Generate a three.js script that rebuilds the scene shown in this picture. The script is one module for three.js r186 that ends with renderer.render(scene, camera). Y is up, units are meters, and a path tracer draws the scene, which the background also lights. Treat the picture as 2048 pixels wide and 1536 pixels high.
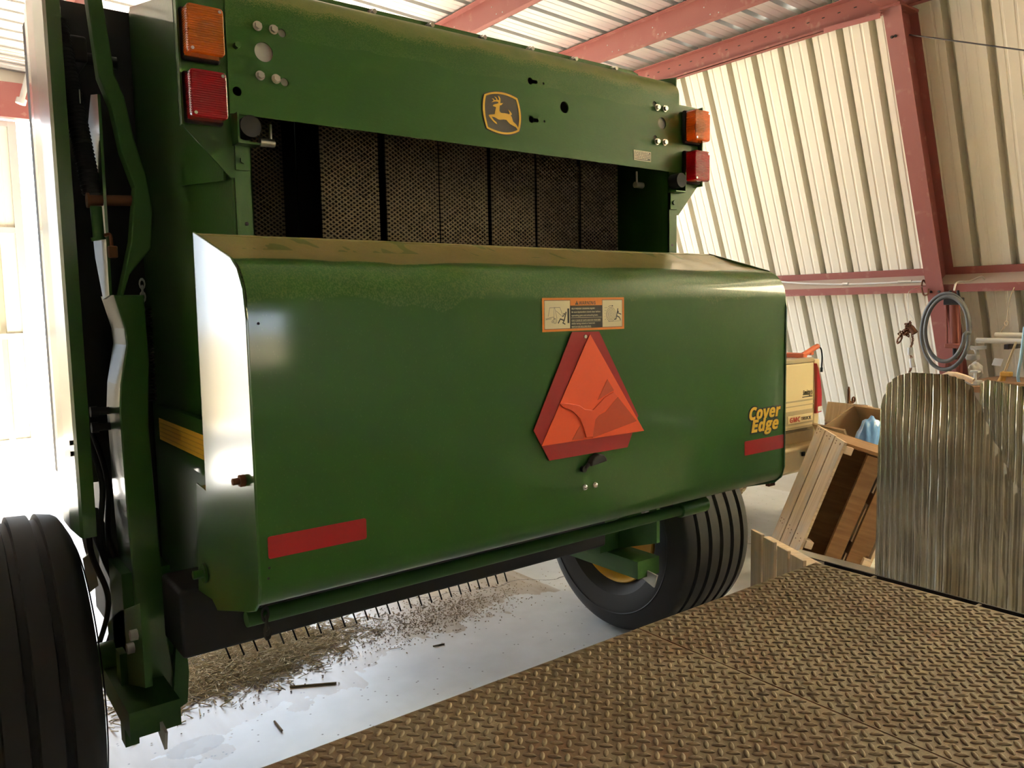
import * as THREE from 'three';
import { RoundedBoxGeometry } from 'three/addons/geometries/RoundedBoxGeometry.js';
import { TextGeometry } from 'three/addons/geometries/TextGeometry.js';
import { FontLoader } from 'three/addons/loaders/FontLoader.js';
import { mergeGeometries, toCreasedNormals } from 'three/addons/utils/BufferGeometryUtils.js';

// ---------------------------------------------------------------- camera, sky, sun, exposure
const scene = new THREE.Scene();
const camera = new THREE.PerspectiveCamera(51.93, 2048 / 1536, 0.05, 200);
{
  const yaw = 0.64955, pitch = -0.09596, roll = -0.01812;
  const f = new THREE.Vector3(Math.sin(yaw) * Math.cos(pitch), Math.sin(pitch), -Math.cos(yaw) * Math.cos(pitch));
  const r = new THREE.Vector3(Math.cos(yaw), 0, Math.sin(yaw)), u = new THREE.Vector3().crossVectors(r, f);
  const r2 = r.clone().multiplyScalar(Math.cos(roll)).addScaledVector(u, Math.sin(roll));
  const u2 = u.clone().multiplyScalar(Math.cos(roll)).addScaledVector(r, -Math.sin(roll));
  camera.setRotationFromMatrix(new THREE.Matrix4().makeBasis(r2, u2, f.clone().negate()));
  camera.position.set(0, 1.64, 0);
  camera.updateMatrixWorld();
}
const renderer = new THREE.WebGLRenderer({ antialias: true });
renderer.toneMapping = THREE.LinearToneMapping;
renderer.toneMappingExposure = 1.25;
renderer.shadowMap.enabled = true;
scene.background = new THREE.Color().setRGB(0.78, 0.9, 1.05);
scene.backgroundIntensity = 14.0;
const sun = new THREE.DirectionalLight(new THREE.Color().setRGB(1, 0.95, 0.87), 110);
sun.position.set(0.66, 0.55, -0.5).multiplyScalar(40);
sun.castShadow = true;
Object.assign(sun.shadow.camera, { left: -20, right: 20, top: 20, bottom: -20, near: 1, far: 90 });
sun.shadow.mapSize.set(2048, 2048);
scene.add(sun, sun.target);

// ---------------------------------------------------------------- helpers
let seed = 20240611;
const rnd = () => ((seed = (seed * 1664525 + 1013904223) >>> 0) / 4294967296);
const rr = (a, b) => a + (b - a) * rnd();
const V = (x, y, z) => new THREE.Vector3(x, y, z);
const RGB = (r, g, b) => new THREE.Color().setRGB(r, g, b);
const used = {};
const numbered = (n) => { const k = used[n] = (used[n] ?? -1) + 1; return k ? n + '_' + String(k).padStart(3, '0') : n; };
function clean(g) {
  let h = g.index ? g.toNonIndexed() : g;
  for (const k of Object.keys(h.attributes)) if (!['position', 'normal', 'uv'].includes(k)) h.deleteAttribute(k);
  if (!h.attributes.normal) h.computeVertexNormals();
  if (!h.attributes.uv) h.setAttribute('uv', new THREE.Float32BufferAttribute(new Float32Array(h.attributes.position.count * 2), 2));
  h.morphAttributes = {};
  return h;
}
const J = (...gs) => mergeGeometries(gs.flat(9).map(clean));
function boxUV(g) {                                                       // uv in metres, by the way each face points
  g = clean(g);
  const p = g.attributes.position, uv = g.attributes.uv, a = V(0, 0, 0), b = V(0, 0, 0), c = V(0, 0, 0);
  for (let i = 0; i < p.count; i += 3) {
    a.fromBufferAttribute(p, i); b.fromBufferAttribute(p, i + 1); c.fromBufferAttribute(p, i + 2);
    const n = b.clone().sub(a).cross(c.clone().sub(a)), x = Math.abs(n.x), y = Math.abs(n.y), z = Math.abs(n.z);
    [a, b, c].forEach((q, k) => (x >= y && x >= z ? uv.setXY(i + k, q.z, q.y) : y >= z ? uv.setXY(i + k, q.x, q.z) : uv.setXY(i + k, q.x, q.y)));
  }
  return g;
}
const bx = (x0, x1, y0, y1, z0, z1) => new THREE.BoxGeometry(x1 - x0, y1 - y0, z1 - z0).translate((x0 + x1) / 2, (y0 + y1) / 2, (z0 + z1) / 2);
const rb = (x0, x1, y0, y1, z0, z1, r = 0.006, s = 2) => new RoundedBoxGeometry(x1 - x0, y1 - y0, z1 - z0, s, r).translate((x0 + x1) / 2, (y0 + y1) / 2, (z0 + z1) / 2);
function rod(a, b, r, seg = 12, r2 = r) {
  a = V(...a); b = V(...b); const d = b.clone().sub(a);
  return new THREE.CylinderGeometry(r2, r, d.length(), seg).applyQuaternion(new THREE.Quaternion().setFromUnitVectors(V(0, 1, 0), d.clone().normalize())).translate(...a.add(b).multiplyScalar(0.5).toArray());
}
function bar(a, b, w, h, up = [0, 1, 0]) {                                 // box from a to b, w across, h along up
  a = V(...a); b = V(...b); const d = b.clone().sub(a), L = d.length(); d.normalize();
  const s = V(...up).cross(d).normalize(), u = d.clone().cross(s);
  return new THREE.BoxGeometry(w, h, L).applyMatrix4(new THREE.Matrix4().makeBasis(s, u, d)).translate(...a.add(b).multiplyScalar(0.5).toArray());
}
const tube = (pts, r, n = 40, seg = 8, closed = false) => new THREE.TubeGeometry(new THREE.CatmullRomCurve3(pts.map((p) => V(...p)), closed), n, r, seg, closed);
const shape = (pts) => new THREE.Shape(pts.map((p) => new THREE.Vector2(p[0], p[1])));
const ext = (s, t, bev = 0) => new THREE.ExtrudeGeometry(s, bev ? { depth: t - 2 * bev, bevelEnabled: true, bevelSize: bev, bevelThickness: bev, bevelSegments: 2, bevelOffset: -bev, curveSegments: 24 } : { depth: t, bevelEnabled: false, curveSegments: 24 }).translate(0, 0, bev);
const plateX = (zy, x0, t, bev = 0) => ext(shape(zy.map(([z, y]) => [-z, y])), t, bev).rotateY(Math.PI / 2).translate(x0, 0, 0);
const plateZ = (xy, z0, t, bev = 0) => ext(shape(xy), t, bev).translate(0, 0, z0);
const plateY = (xz, y0, t, bev = 0) => ext(shape(xz.map(([x, z]) => [x, -z])), t, bev).rotateX(-Math.PI / 2).translate(0, y0, 0);
function mesh(name, g, m, parent) {
  const o = new THREE.Mesh(g, m); o.name = name; o.castShadow = o.receiveShadow = true; parent.add(o); return o;
}
function thing(name, label, category, base = [0, 0, 0], group) {
  const o = new THREE.Group(); o.name = numbered(name); o.position.set(...base); o.userData = { label, category };
  if (group) o.userData.group = group;
  scene.add(o); return o;
}
// a part given in world coordinates, put under a thing (or a part of it)
function part(parent, name, geo, m, label) {
  let t = parent; const off = V(0, 0, 0);
  while (t && t !== scene) { off.add(t.position); t = t.parent; }
  const o = mesh(name, clean(Array.isArray(geo) ? J(geo) : geo).translate(-off.x, -off.y, -off.z), m, parent);
  if (label) o.userData.label = label;
  return o;
}
function struct(name, geo, m, label) {
  const o = geo ? mesh(name, Array.isArray(geo) ? J(geo) : geo, m, scene) : new THREE.Group();
  o.name = name; if (!geo) scene.add(o);
  o.userData.kind = 'structure'; if (label) o.userData.label = label; return o;
}
const solo = (name, label, category, geo, m, base, group) => { const o = mesh(numbered(name), clean(Array.isArray(geo) ? J(geo) : geo).translate(-base[0], -base[1], -base[2]), m, scene); o.position.set(...base); o.userData = { label, category }; if (group) o.userData.group = group; return o; };
// a thin sheet bent along a profile of (z, y) points and drawn out along x; u along x, v along the profile, both 0..1
function bentSheet(prof, x0, x1, t) {
  const L = [0]; for (let i = 1; i < prof.length; i++) L.push(L[i - 1] + Math.hypot(prof[i][0] - prof[i - 1][0], prof[i][1] - prof[i - 1][1]));
  const nrm = prof.map((p, i) => { const a = prof[Math.max(0, i - 1)], b = prof[Math.min(prof.length - 1, i + 1)], l = Math.hypot(b[0] - a[0], b[1] - a[1]); return [(b[1] - a[1]) / l, -(b[0] - a[0]) / l]; });
  const P = [], N = [], U = [], q = (A, B, C, D) => { for (const k of [A, B, C, A, C, D]) { P.push(...k.p); N.push(...k.n); U.push(...k.u); } };
  const at = (i, x, o, s) => ({ p: [x, prof[i][1] + nrm[i][1] * o, prof[i][0] + nrm[i][0] * o], n: [0, nrm[i][1] * s, nrm[i][0] * s], u: [(x - x0) / (x1 - x0), L[i] / L[L.length - 1]] });
  for (let i = 0; i + 1 < prof.length; i++) {
    q(at(i, x0, 0, 1), at(i, x1, 0, 1), at(i + 1, x1, 0, 1), at(i + 1, x0, 0, 1));
    q(at(i, x0, -t, -1), at(i + 1, x0, -t, -1), at(i + 1, x1, -t, -1), at(i, x1, -t, -1));
    const e = (x, d, f) => { const w = [at(i, x, 0, 1), at(i + 1, x, 0, 1), at(i + 1, x, -t, 1), at(i, x, -t, 1)].map((k) => ({ ...k, n: [d, 0, 0] })); f ? q(...w) : q(...w.reverse()); };
    e(x0, -1, true); e(x1, 1, false);
  }
  for (const i of [0, prof.length - 1]) q(...[at(i, x0, 0, 1), at(i, x1, 0, 1), at(i, x1, -t, 1), at(i, x0, -t, 1)]);
  const g = new THREE.BufferGeometry();
  g.setAttribute('position', new THREE.Float32BufferAttribute(P, 3)); g.setAttribute('normal', new THREE.Float32BufferAttribute(N, 3)); g.setAttribute('uv', new THREE.Float32BufferAttribute(U, 2));
  return g;
}
const arc = (cz, cy, r, a0, a1, n) => Array.from({ length: n + 1 }, (_, i) => { const a = a0 + (a1 - a0) * i / n; return [cz + r * Math.cos(a), cy + r * Math.sin(a)]; });

// ---------------------------------------------------------------- textures
const hash = (x, y, s) => { let h = Math.imul(x, 374761393) ^ Math.imul(y, 668265263) ^ Math.imul(s, 974634777); h = Math.imul(h ^ (h >>> 13), 1274126177); return ((h ^ (h >>> 16)) >>> 0) / 4294967296; };
const TAB = Float32Array.from({ length: 65536 }, (_, i) => hash(i, 7, 13));
function vn(u, v, p, q, s) {                                              // tileable value noise, p by q cells over 0..1
  let x = u * p, y = v * q, i = Math.floor(x), j = Math.floor(y); const f = x - i, g = y - j, a = f * f * (3 - 2 * f), b = g * g * (3 - 2 * g);
  i %= p; if (i < 0) i += p; j %= q; if (j < 0) j += q; const i1 = i + 1 === p ? 0 : i + 1, j1 = j + 1 === q ? 0 : j + 1, A = j * 7919 + s * 10331, B = j1 * 7919 + s * 10331;
  return (TAB[(i * 3571 + A) & 65535] * (1 - a) + TAB[(i1 * 3571 + A) & 65535] * a) * (1 - b) + (TAB[(i * 3571 + B) & 65535] * (1 - a) + TAB[(i1 * 3571 + B) & 65535] * a) * b;
}
const fbm = (u, v, p, q, s, o = 4) => { let t = 0, a = 0.5, n = 0; for (let k = 0; k < o; k++) { t += a * vn(u, v, p << k, q << k, s + k); n += a; a *= 0.5; } return t / n; };
function tex(w, h, fn, srgb = true, repeat = [1, 1]) {                      // fn(u, v) -> [r, g, b] 0..1 (or one number)
  const d = new Uint8Array(w * h * 4);
  for (let y = 0; y < h; y++) for (let x = 0; x < w; x++) {
    const c = fn((x + 0.5) / w, (y + 0.5) / h), i = (y * w + x) * 4, a = Array.isArray(c) ? c : [c, c, c];
    for (let k = 0; k < 3; k++) d[i + k] = Math.max(0, Math.min(255, a[k] * 255)); d[i + 3] = 255;
  }
  const t = new THREE.DataTexture(d, w, h, THREE.RGBAFormat); t.magFilter = t.minFilter = THREE.LinearFilter; t.generateMipmaps = false;
  t.wrapS = t.wrapT = THREE.RepeatWrapping; t.repeat.set(...repeat); if (srgb) t.colorSpace = THREE.SRGBColorSpace; t.needsUpdate = true; return t;
}
const mixc = (a, b, t) => a.map((x, i) => x + (b[i] - x) * Math.max(0, Math.min(1, t)));
const step = (a, b, x) => { const t = Math.max(0, Math.min(1, (x - a) / (b - a))); return t * t * (3 - 2 * t); };
const peel = tex(256, 256, (u, v) => fbm(u, v, 24, 24, 5, 3), false, [6, 6]);
const GREEN = [0.185, 0.365, 0.125], DUST = [0.7, 0.6, 0.42];
const paintMap = tex(512, 512, (u, v) => { const n = fbm(u, v, 6, 6, 11, 5), s = hash(u * 512 | 0, v * 512 | 0, 3); return mixc(GREEN, DUST, 0.01 + 0.06 * step(0.45, 0.8, n) + (s > 0.985 ? 0.12 : 0)); }, true, [1, 1]);
// loose dust that has settled on the flat top of the hood: grainy, with a ragged rim where the sheet starts to bend
const hoodMap = tex(1024, 512, (u, v) => {
  const n = fbm(u, v, 24, 10, 31, 5), g = hash(u * 1024 | 0, v * 512 | 0, 9), edge = 0.805 + 0.035 * (n - 0.5) + 0.01 * Math.sin(u * 21);
  let d = 0.01 + 0.04 * step(0.5, 0.8, fbm(u, v, 10, 6, 41, 4)) + (g > 0.99 ? 0.15 : 0);
  if (v > edge) d = 0.7 + 0.25 * n + 0.12 * (g - 0.5);
  else if (v > edge - 0.1 && g < 0.25 + 0.3 * n) d += 0.22;
  if (v > 0.9 && fbm(u, v, 40, 8, 77, 3) > 0.64) d *= 0.6;
  return mixc(GREEN, DUST, d);
});
const topMap = tex(1024, 512, (u, v) => {
  const n = fbm(u, v, 22, 8, 51, 5), g = hash(u * 1024 | 0, v * 512 | 0, 19), edge = 0.63 + 0.07 * (n - 0.5);
  let d = 0.015 + 0.05 * step(0.5, 0.8, fbm(u, v, 8, 5, 61, 4)) + (g > 0.992 ? 0.15 : 0);
  if (v > edge + 0.06 * (g - 0.5)) d = 0.36 + 0.3 * n + 0.1 * (g - 0.5); else if (v > edge - 0.15 && g < 0.2 + 0.3 * n) d += 0.18;
  return mixc(GREEN, DUST, d);
});
const steelMap = tex(512, 512, (u, v) => { const n = fbm(u, v, 5, 30, 21, 4), m = fbm(u, v, 8, 8, 23, 4); const k = 0.62 + 0.22 * (n - 0.5) + 0.3 * (m - 0.5); return [k, k, k * 0.98]; });
const sheetMap = tex(512, 512, (u, v) => { const n = fbm(u, v, 6, 3, 71, 5), m = fbm(u, v, 20, 20, 73, 3); const k = 0.78 + 0.25 * (n - 0.5) + 0.12 * (m - 0.5); return mixc([k, k * 0.97, k * 0.89], [0.5, 0.43, 0.32], step(0.58, 0.8, n) * 0.5); }, true, [0.7, 0.7]);
const redMap = tex(512, 512, (u, v) => { const n = fbm(u, v, 8, 8, 81, 5), g = hash(u * 512 | 0, v * 512 | 0, 83); return mixc([0.57, 0.32, 0.3], [0.72, 0.6, 0.54], 0.12 * n + 0.35 * step(0.62, 0.85, fbm(u, v, 14, 14, 85, 4)) + (g > 0.99 ? 0.2 : 0)); });
const deckMap = tex(1024, 1024, (u, v) => { const n = fbm(u, v, 5, 5, 91, 6), m = fbm(u, v, 30, 30, 93, 3), g = hash(u * 1024 | 0, v * 1024 | 0, 95); let c = mixc([0.46, 0.395, 0.315], [0.62, 0.565, 0.475], n * 1.3 - 0.15 + 0.25 * (m - 0.5)); c = mixc(c, [0.44, 0.29, 0.21], step(0.55, 0.75, fbm(u, v, 9, 9, 97, 4)) * 0.4); return c.map((k) => k * (0.92 + 0.16 * g)); }, true, [0.8, 0.8]);
const woodMap = tex(512, 512, (u, v) => { const w = fbm(u, v, 3, 3, 101, 3), g = fbm(u + 0.06 * w, v, 70, 3, 103, 3), s = fbm(u, v, 5, 5, 105, 4); return mixc(mixc([0.93, 0.84, 0.74], [0.8, 0.69, 0.57], g), [0.77, 0.74, 0.72], step(0.5, 0.8, s) * 0.6); }, true, [1.6, 1.6]);
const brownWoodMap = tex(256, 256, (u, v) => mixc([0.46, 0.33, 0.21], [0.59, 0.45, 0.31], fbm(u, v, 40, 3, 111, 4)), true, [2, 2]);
const floorMap = tex(1536, 1536, (u, v) => {                               // 8 m square of slab; stains and swept dirt lie where they lie
  const x = -2 + 8 * u, z = -8.5 + 8 * v, n = fbm(u, v, 9, 9, 121, 6), f = fbm(u, v, 90, 90, 123, 3), g = hash(u * 2048 | 0, v * 2048 | 0, 125);
  let c = mixc([0.86, 0.86, 0.86], [0.73, 0.73, 0.71], 0.8 * n + 0.5 * (f - 0.5));
  const zc = -3.42 - 0.2 * (x - 0.8), w = (x < 1.5 ? 0.42 : 0.3) + 0.5 * (fbm(u, v, 60, 60, 127, 4) - 0.5) + 0.3 * (n - 0.5), d = Math.abs(z - zc);
  if (x > -1 && x < 2.9 && d < w) c = mixc(c, [0.56, 0.47, 0.36], 0.5 + 0.5 * (fbm(u, v, 160, 30, 129, 3) - 0.5));
  if (Math.hypot((x - 0.75) / 1.6, z + 3.02) < 0.05 + 0.03 * n) c = mixc(c, [0.45, 0.38, 0.3], 0.6);
  if (g > 0.9985) c = [0.2, 0.17, 0.14];
  const crack = Math.abs(z + 3.75 - 0.25 * (x - 2.4) - 0.16 * (fbm(u, 0.3, 40, 1, 131, 4) - 0.5)); if (crack < 0.004 && x > 2.1) c = mixc(c, [0.25, 0.23, 0.21], 0.8);
  return c;
});
const dirtMap = tex(512, 512, (u, v) => mixc([0.66, 0.58, 0.45], [0.5, 0.42, 0.31], fbm(u, v, 8, 8, 141, 6)), true, [0.2, 0.2]);
const slabMap = tex(512, 512, (u, v) => mixc([0.8, 0.79, 0.77], [0.66, 0.63, 0.57], fbm(u, v, 8, 8, 143, 6)), true, [0.25, 0.25]);
const lensBump = tex(8, 256, (u, v) => 0.5 + 0.5 * Math.sin(v * Math.PI * 2 * 22), false);

// ---------------------------------------------------------------- materials
const std = (c, r = 0.6, m = 0, o = {}) => new THREE.MeshStandardMaterial({ color: Array.isArray(c) ? RGB(...c) : c, roughness: r, metalness: m, side: THREE.DoubleSide, ...o });
const phy = (c, r, o = {}) => new THREE.MeshPhysicalMaterial({ color: Array.isArray(c) ? RGB(...c) : c, roughness: r, side: THREE.DoubleSide, ...o });
const coat = { clearcoat: 0.6, clearcoatRoughness: 0.08, specularIntensity: 0.5, bumpMap: peel, bumpScale: 0.00025 };
const M = {
  paint: phy([1, 1, 1], 0.42, { map: paintMap, ...coat }),
  hood: phy([1, 1, 1], 0.42, { map: hoodMap, ...coat }),
  topPanel: phy([1, 1, 1], 0.5, { map: topMap, ...coat, clearcoat: 0.35 }),
  framePaint: phy([1, 1, 1], 0.62, { map: paintMap, clearcoat: 0.1, clearcoatRoughness: 0.3 }),
  shield: phy([1, 1, 1], 0.3, { map: paintMap, clearcoat: 1, clearcoatRoughness: 0.14 }),
  black: std([0.012, 0.012, 0.013], 0.55), rubber: std([0.02, 0.02, 0.021], 0.75), tire: std([0.026, 0.025, 0.024], 0.72),
  belt: std([0.012, 0.011, 0.01], 0.85), ridge: std([0.21, 0.165, 0.11], 0.9),
  zinc: std([0.62, 0.6, 0.55], 0.32, 0.9), chrome: std([0.75, 0.74, 0.72], 0.15, 1), steel: std([1, 1, 1], 0.35, 0.75, { map: steelMap }),
  yellow: phy([0.75, 0.42, 0.03], 0.45, { clearcoat: 0.3 }), decalYellow: std([0.85, 0.52, 0.04], 0.5), decalDark: std([0.045, 0.035, 0.028], 0.5), decalBlack: std([0.012, 0.012, 0.012], 0.5),
  reflector: phy([0.42, 0.012, 0.015], 0.3, { clearcoat: 0.8, clearcoatRoughness: 0.15 }),
  smvRed: phy([0.38, 0.01, 0.014], 0.35, { clearcoat: 0.5, clearcoatRoughness: 0.2 }),
  smvOrange: std([0.95, 0.1, 0.02], 0.55), smvPeel: std([0.6, 0.06, 0.012], 0.5), smvWorn: std([0.85, 0.085, 0.02], 0.5),
  amber: phy([0.95, 0.3, 0.03], 0.12, { transmission: 0.62, thickness: 0, clearcoat: 0.6, bumpMap: lensBump, bumpScale: 0.0015 }),
  redLens: phy([0.62, 0.012, 0.03], 0.12, { transmission: 0.62, thickness: 0, clearcoat: 0.6, bumpMap: lensBump, bumpScale: 0.0015 }),
  glass: phy([1, 1, 1], 0.02, { transmission: 1, thickness: 0 }),
  white: std([0.75, 0.74, 0.7], 0.6), greyPlate: std([0.5, 0.5, 0.48], 0.55, 0.2),
  cream: std([0.8, 0.755, 0.625], 0.5), roof: std([0.78, 0.78, 0.77], 0.34, 0.75), fibreglass: phy([0.95, 0.9, 0.74], 1, { transmission: 0.92, thickness: 0 }),
  redIron: std([1, 1, 1], 0.55, 0, { map: redMap }), dustyWeb: std([0.47, 0.38, 0.3], 0.9), doorFrame: std([0.55, 0.54, 0.52], 0.5, 0.3),
  floor: std([1, 1, 1], 0.42, 0, { map: floorMap }), slab: std([1, 1, 1], 0.45, 0, { map: slabMap }), dirt: std([1, 1, 1], 0.95, 0, { map: dirtMap }),
  deck: std([1, 1, 1], 0.68, 0.0, { map: deckMap }), rust: std([0.16, 0.065, 0.03], 0.85, 0.2), darkSteel: std([0.03, 0.028, 0.026], 0.6, 0.3),
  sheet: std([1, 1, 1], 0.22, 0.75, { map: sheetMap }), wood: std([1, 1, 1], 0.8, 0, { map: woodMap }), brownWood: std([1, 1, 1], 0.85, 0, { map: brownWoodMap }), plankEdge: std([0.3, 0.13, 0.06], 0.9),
  truckCream: phy([0.74, 0.62, 0.36], 0.35, { clearcoat: 0.5 }), truckTan: phy([0.4, 0.33, 0.2], 0.4, { clearcoat: 0.4 }), goldChrome: std([0.62, 0.54, 0.36], 0.28, 0.9), tailRed: phy([0.4, 0.012, 0.025], 0.3, { clearcoat: 0.7 }),
  orangePlastic: std([0.6, 0.13, 0.05], 0.5), hose: std([0.1, 0.105, 0.11], 0.5), cylRed: std([0.24, 0.065, 0.045], 0.65), card: std([0.42, 0.28, 0.16], 0.9), bluePlastic: phy([0.16, 0.36, 0.72], 0.3, { clearcoat: 0.4 }),
  blueTube: std([0.35, 0.55, 0.66], 0.4, 0.3), whitePipe: std([0.66, 0.66, 0.64], 0.45), twine: std([0.55, 0.45, 0.28], 0.9), straw: std([0.56, 0.46, 0.28], 0.9), chaff: std([0.33, 0.25, 0.16], 0.95), ochre: std([0.6, 0.33, 0.06], 0.7),
};
const font = await new FontLoader().loadAsync('fonts/droid/droid_sans_bold.typeface.json');
function words(t, size, o = {}) {
  const g = new TextGeometry(t, { font, size, depth: o.depth ?? 0.0006, curveSegments: 4, bevelEnabled: !!o.out, bevelSize: o.out ?? 0, bevelThickness: 0.0002, bevelSegments: 1 });
  if (o.slant) g.applyMatrix4(new THREE.Matrix4().makeShear(0, 0, o.slant, 0, 0, 0));
  g.computeBoundingBox(); if (o.width) g.scale(o.width / (g.boundingBox.max.x - g.boundingBox.min.x), 1, 1);
  return g;
}
function canvasTex(w, h, draw) { const c = document.createElement('canvas'); c.width = w; c.height = h; draw(c.getContext('2d'), w, h); const t = new THREE.CanvasTexture(c); t.colorSpace = THREE.SRGBColorSpace; return t; }

// ---------------------------------------------------------------- the building (slant-walled steel shed)
const Z0 = -11.444, MOD = 0.9144, NMOD = 22, Z1 = Z0 + MOD * NMOD, RX = 0.5;
const wallX = (y) => 8.49 - 0.385 * y, EAVE = 4.3, roofY = (x) => 4.31 + 0.05 * (6.87 - (x > RX ? x : 2 * RX - x));
const ribs = (() => {
  const p = [[0, 0]];
  for (let k = 0; k < 3; k++) {
    const c = 0.04 + k * 0.3048;
    p.push([c - 0.034, 0], [c - 0.033, 0.12], [c + 0.033, 0.12], [c + 0.034, 0]);
    for (const m of [0.102, 0.203]) p.push([c + m - 0.014, 0], [c + m - 0.006, 0.0035], [c + m + 0.006, 0.0035], [c + m + 0.014, 0]);
  }
  p.push([MOD, 0]); return p;
})();
// one ribbed sheet: s across (0..MOD), t along (0..L), ribs pressed outward (d)
function ribPanel(L, origin, S, T, D) {
  const P = [], U = [], q = (a, b, c, d) => { for (const k of [a, b, c, a, c, d]) { P.push(...k.slice(0, 3)); U.push(k[3], k[4]); } };
  const at = (s, t, d) => [0, 1, 2].map((i) => origin[i] + S[i] * s + T[i] * t + D[i] * d).concat(s, t);
  for (const o of [0, 0.004]) for (let i = 0; i + 1 < ribs.length; i++) {
    const a = ribs[i], b = ribs[i + 1], w = [at(a[0], 0, a[1] + o), at(b[0], 0, b[1] + o), at(b[0], L, b[1] + o), at(a[0], L, a[1] + o)];
    q(...(o ? w : w.reverse()));
  }
  const g = new THREE.BufferGeometry(); g.setAttribute('position', new THREE.Float32BufferAttribute(P, 3)); g.setAttribute('uv', new THREE.Float32BufferAttribute(U, 2)); g.computeVertexNormals(); return g;
}
{
  const sl = Math.hypot(1, 0.385), T = [-0.385 / sl, 1 / sl, 0], D = [1 / sl, 0.385 / sl, 0], LW = EAVE * sl;
  const wr = struct('wall_right', null, null, 'slanting wall of ribbed cream steel sheets'), wl = struct('wall_left', null, null, 'slanting wall of ribbed cream steel sheets across the shed');
  const full = ribPanel(LW, [0, 0, 0], [0, 0, 1], T, D), low = ribPanel(LW * 0.58, [0, 0, 0], [0, 0, 1], T, D), high = ribPanel(LW * 0.42, [T[0] * LW * 0.58, T[1] * LW * 0.58, 0], [0, 0, 1], T, D);
  const fullL = ribPanel(LW, [0, 0, 0], [0, 0, 1], [-T[0], T[1], 0], [-D[0], D[1], 0]);
  for (let k = 0; k < NMOD; k++) {
    const z = Z0 + k * MOD, lit = z > -1.5 && z < 1.3;
    for (const [g, m, n] of lit ? [[low, M.cream, 'wall_sheet'], [high, M.fibreglass, 'translucent_sheet']] : [[full, M.cream, 'wall_sheet']]) mesh(n, g, m, wr).position.set(8.49, 0, z);
    mesh('wall_sheet', fullL, M.cream, wl).position.set(2 * RX - 8.49, 0, z);
  }
  const ce = struct('ceiling', null, null, 'ribbed bare metal roof sheets over red purlins');
  const rl = Math.hypot(1, 0.05), RL = (6.95 - RX) * rl, y0 = roofY(6.95);
  const right = ribPanel(RL, [6.95, y0, 0], [0, 0, 1], [-1 / rl, 0.05 / rl, 0], [0.05 / rl, 1 / rl, 0]), left = ribPanel(RL, [2 * RX - 6.95, y0, 0], [0, 0, 1], [1 / rl, 0.05 / rl, 0], [-0.05 / rl, 1 / rl, 0]);
  for (let k = 0; k < NMOD; k++) for (const g of [right, left]) mesh('roof_sheet', g, M.roof, ce).position.z = Z0 + k * MOD;
  // end walls, cut for the far door
  const gable = (hole) => { const s = shape([[8.49, 0], [wallX(EAVE), EAVE], [6.9, roofY(6.9)], [RX, roofY(RX)], [1 - 6.9, roofY(6.9)], [1 - wallX(EAVE), EAVE], [1 - 8.49, 0]]); if (hole) s.holes.push(new THREE.Path(hole.map((p) => new THREE.Vector2(...p)))); return s; };
  struct('wall_front', ext(gable([[-3.0, 0.001], [6.1, 0.001], [6.1, 4.03], [-3.0, 4.03]]), 0.06).translate(0, 0, Z0 - 0.06), M.cream, 'cream end wall with the wide doorway');
  struct('wall_back', ext(gable([[3.75, 0.8], [4.7, 0.8], [4.7, 1.75], [3.75, 1.75]]), 0.06).translate(0, 0, Z1), M.cream, 'cream end wall with one window');
  const w = struct('window_1', null, null, 'steel framed window in the end wall');
  for (const [x0, x1, y0, y1] of [[3.75, 4.7, 0.8, 0.84], [3.75, 4.7, 1.71, 1.75], [3.75, 3.79, 0.84, 1.71], [4.66, 4.7, 0.84, 1.71], [4.21, 4.24, 0.84, 1.71]]) mesh('window_frame', bx(x0, x1, y0, y1, Z1 + 0.01, Z1 + 0.05), M.doorFrame, w);
  for (const [x0, x1] of [[3.79, 4.21], [4.24, 4.66]]) mesh('pane', bx(x0, x1, 0.84, 1.71, Z1 + 0.027, Z1 + 0.031), M.glass, w);
}
struct('floor', boxUV(bx(-2, 6, -0.2, 0, -8.5, -0.5)).clone(), M.floor, 'grey concrete slab with swept dirt');
{
  const f = scene.children.at(-1).geometry, p = f.attributes.position, uv = f.attributes.uv;
  for (let i = 0; i < p.count; i++) uv.setXY(i, (p.getX(i) + 2) / 8, (p.getZ(i) + 8.5) / 8);
}
struct('floor_surround', boxUV(J(bx(-7.6, 8.6, -0.2, 0, Z0 - 0.1, -8.5), bx(-7.6, 8.6, -0.2, 0, -0.5, Z1 + 0.1), bx(-7.6, -2, -0.2, 0, -8.5, -0.5), bx(6, 8.6, -0.2, 0, -8.5, -0.5))), M.slab, 'grey concrete slab');
struct('yard_ground', boxUV(bx(-60, 60, -0.25, -0.04, -70, 60)), M.dirt, 'pale bare ground outside');

// steel frame
const purlin = (x, z0, z1) => { const y = roofY(x); return boxUV(J(bx(x - 0.003, x + 0.003, y - 0.215, y - 0.01, z0, z1), bx(x - 0.07, x, y - 0.016, y - 0.01, z0, z1), bx(x, x + 0.07, y - 0.218, y - 0.212, z0, z1), bx(x + 0.064, x + 0.07, y - 0.218, y - 0.195, z0, z1))); };
[5.81, 4.37, 2.9, 1.45, -0.45, -1.9, -3.37, -4.81].forEach((x) => {
  const o = struct(numbered('purlin'), null, null, 'red steel roof purlin');
  mesh('web', purlin(x, Z0, Z1), M.redIron, o);
  const n = []; for (let z = -9; z < -2.5; z += 0.61) for (const [dz, dy] of [[0, 0.07], [0.07, 0.15], [0.16, 0.16]]) n.push(new THREE.CylinderGeometry(0.006, 0.006, 0.003, 8).rotateZ(Math.PI / 2).translate(x - 0.0045, roofY(x) - 0.03 - dy, z + dz));
  mesh('bolt_heads', J(n), M.greyPlate, o);
});
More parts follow.
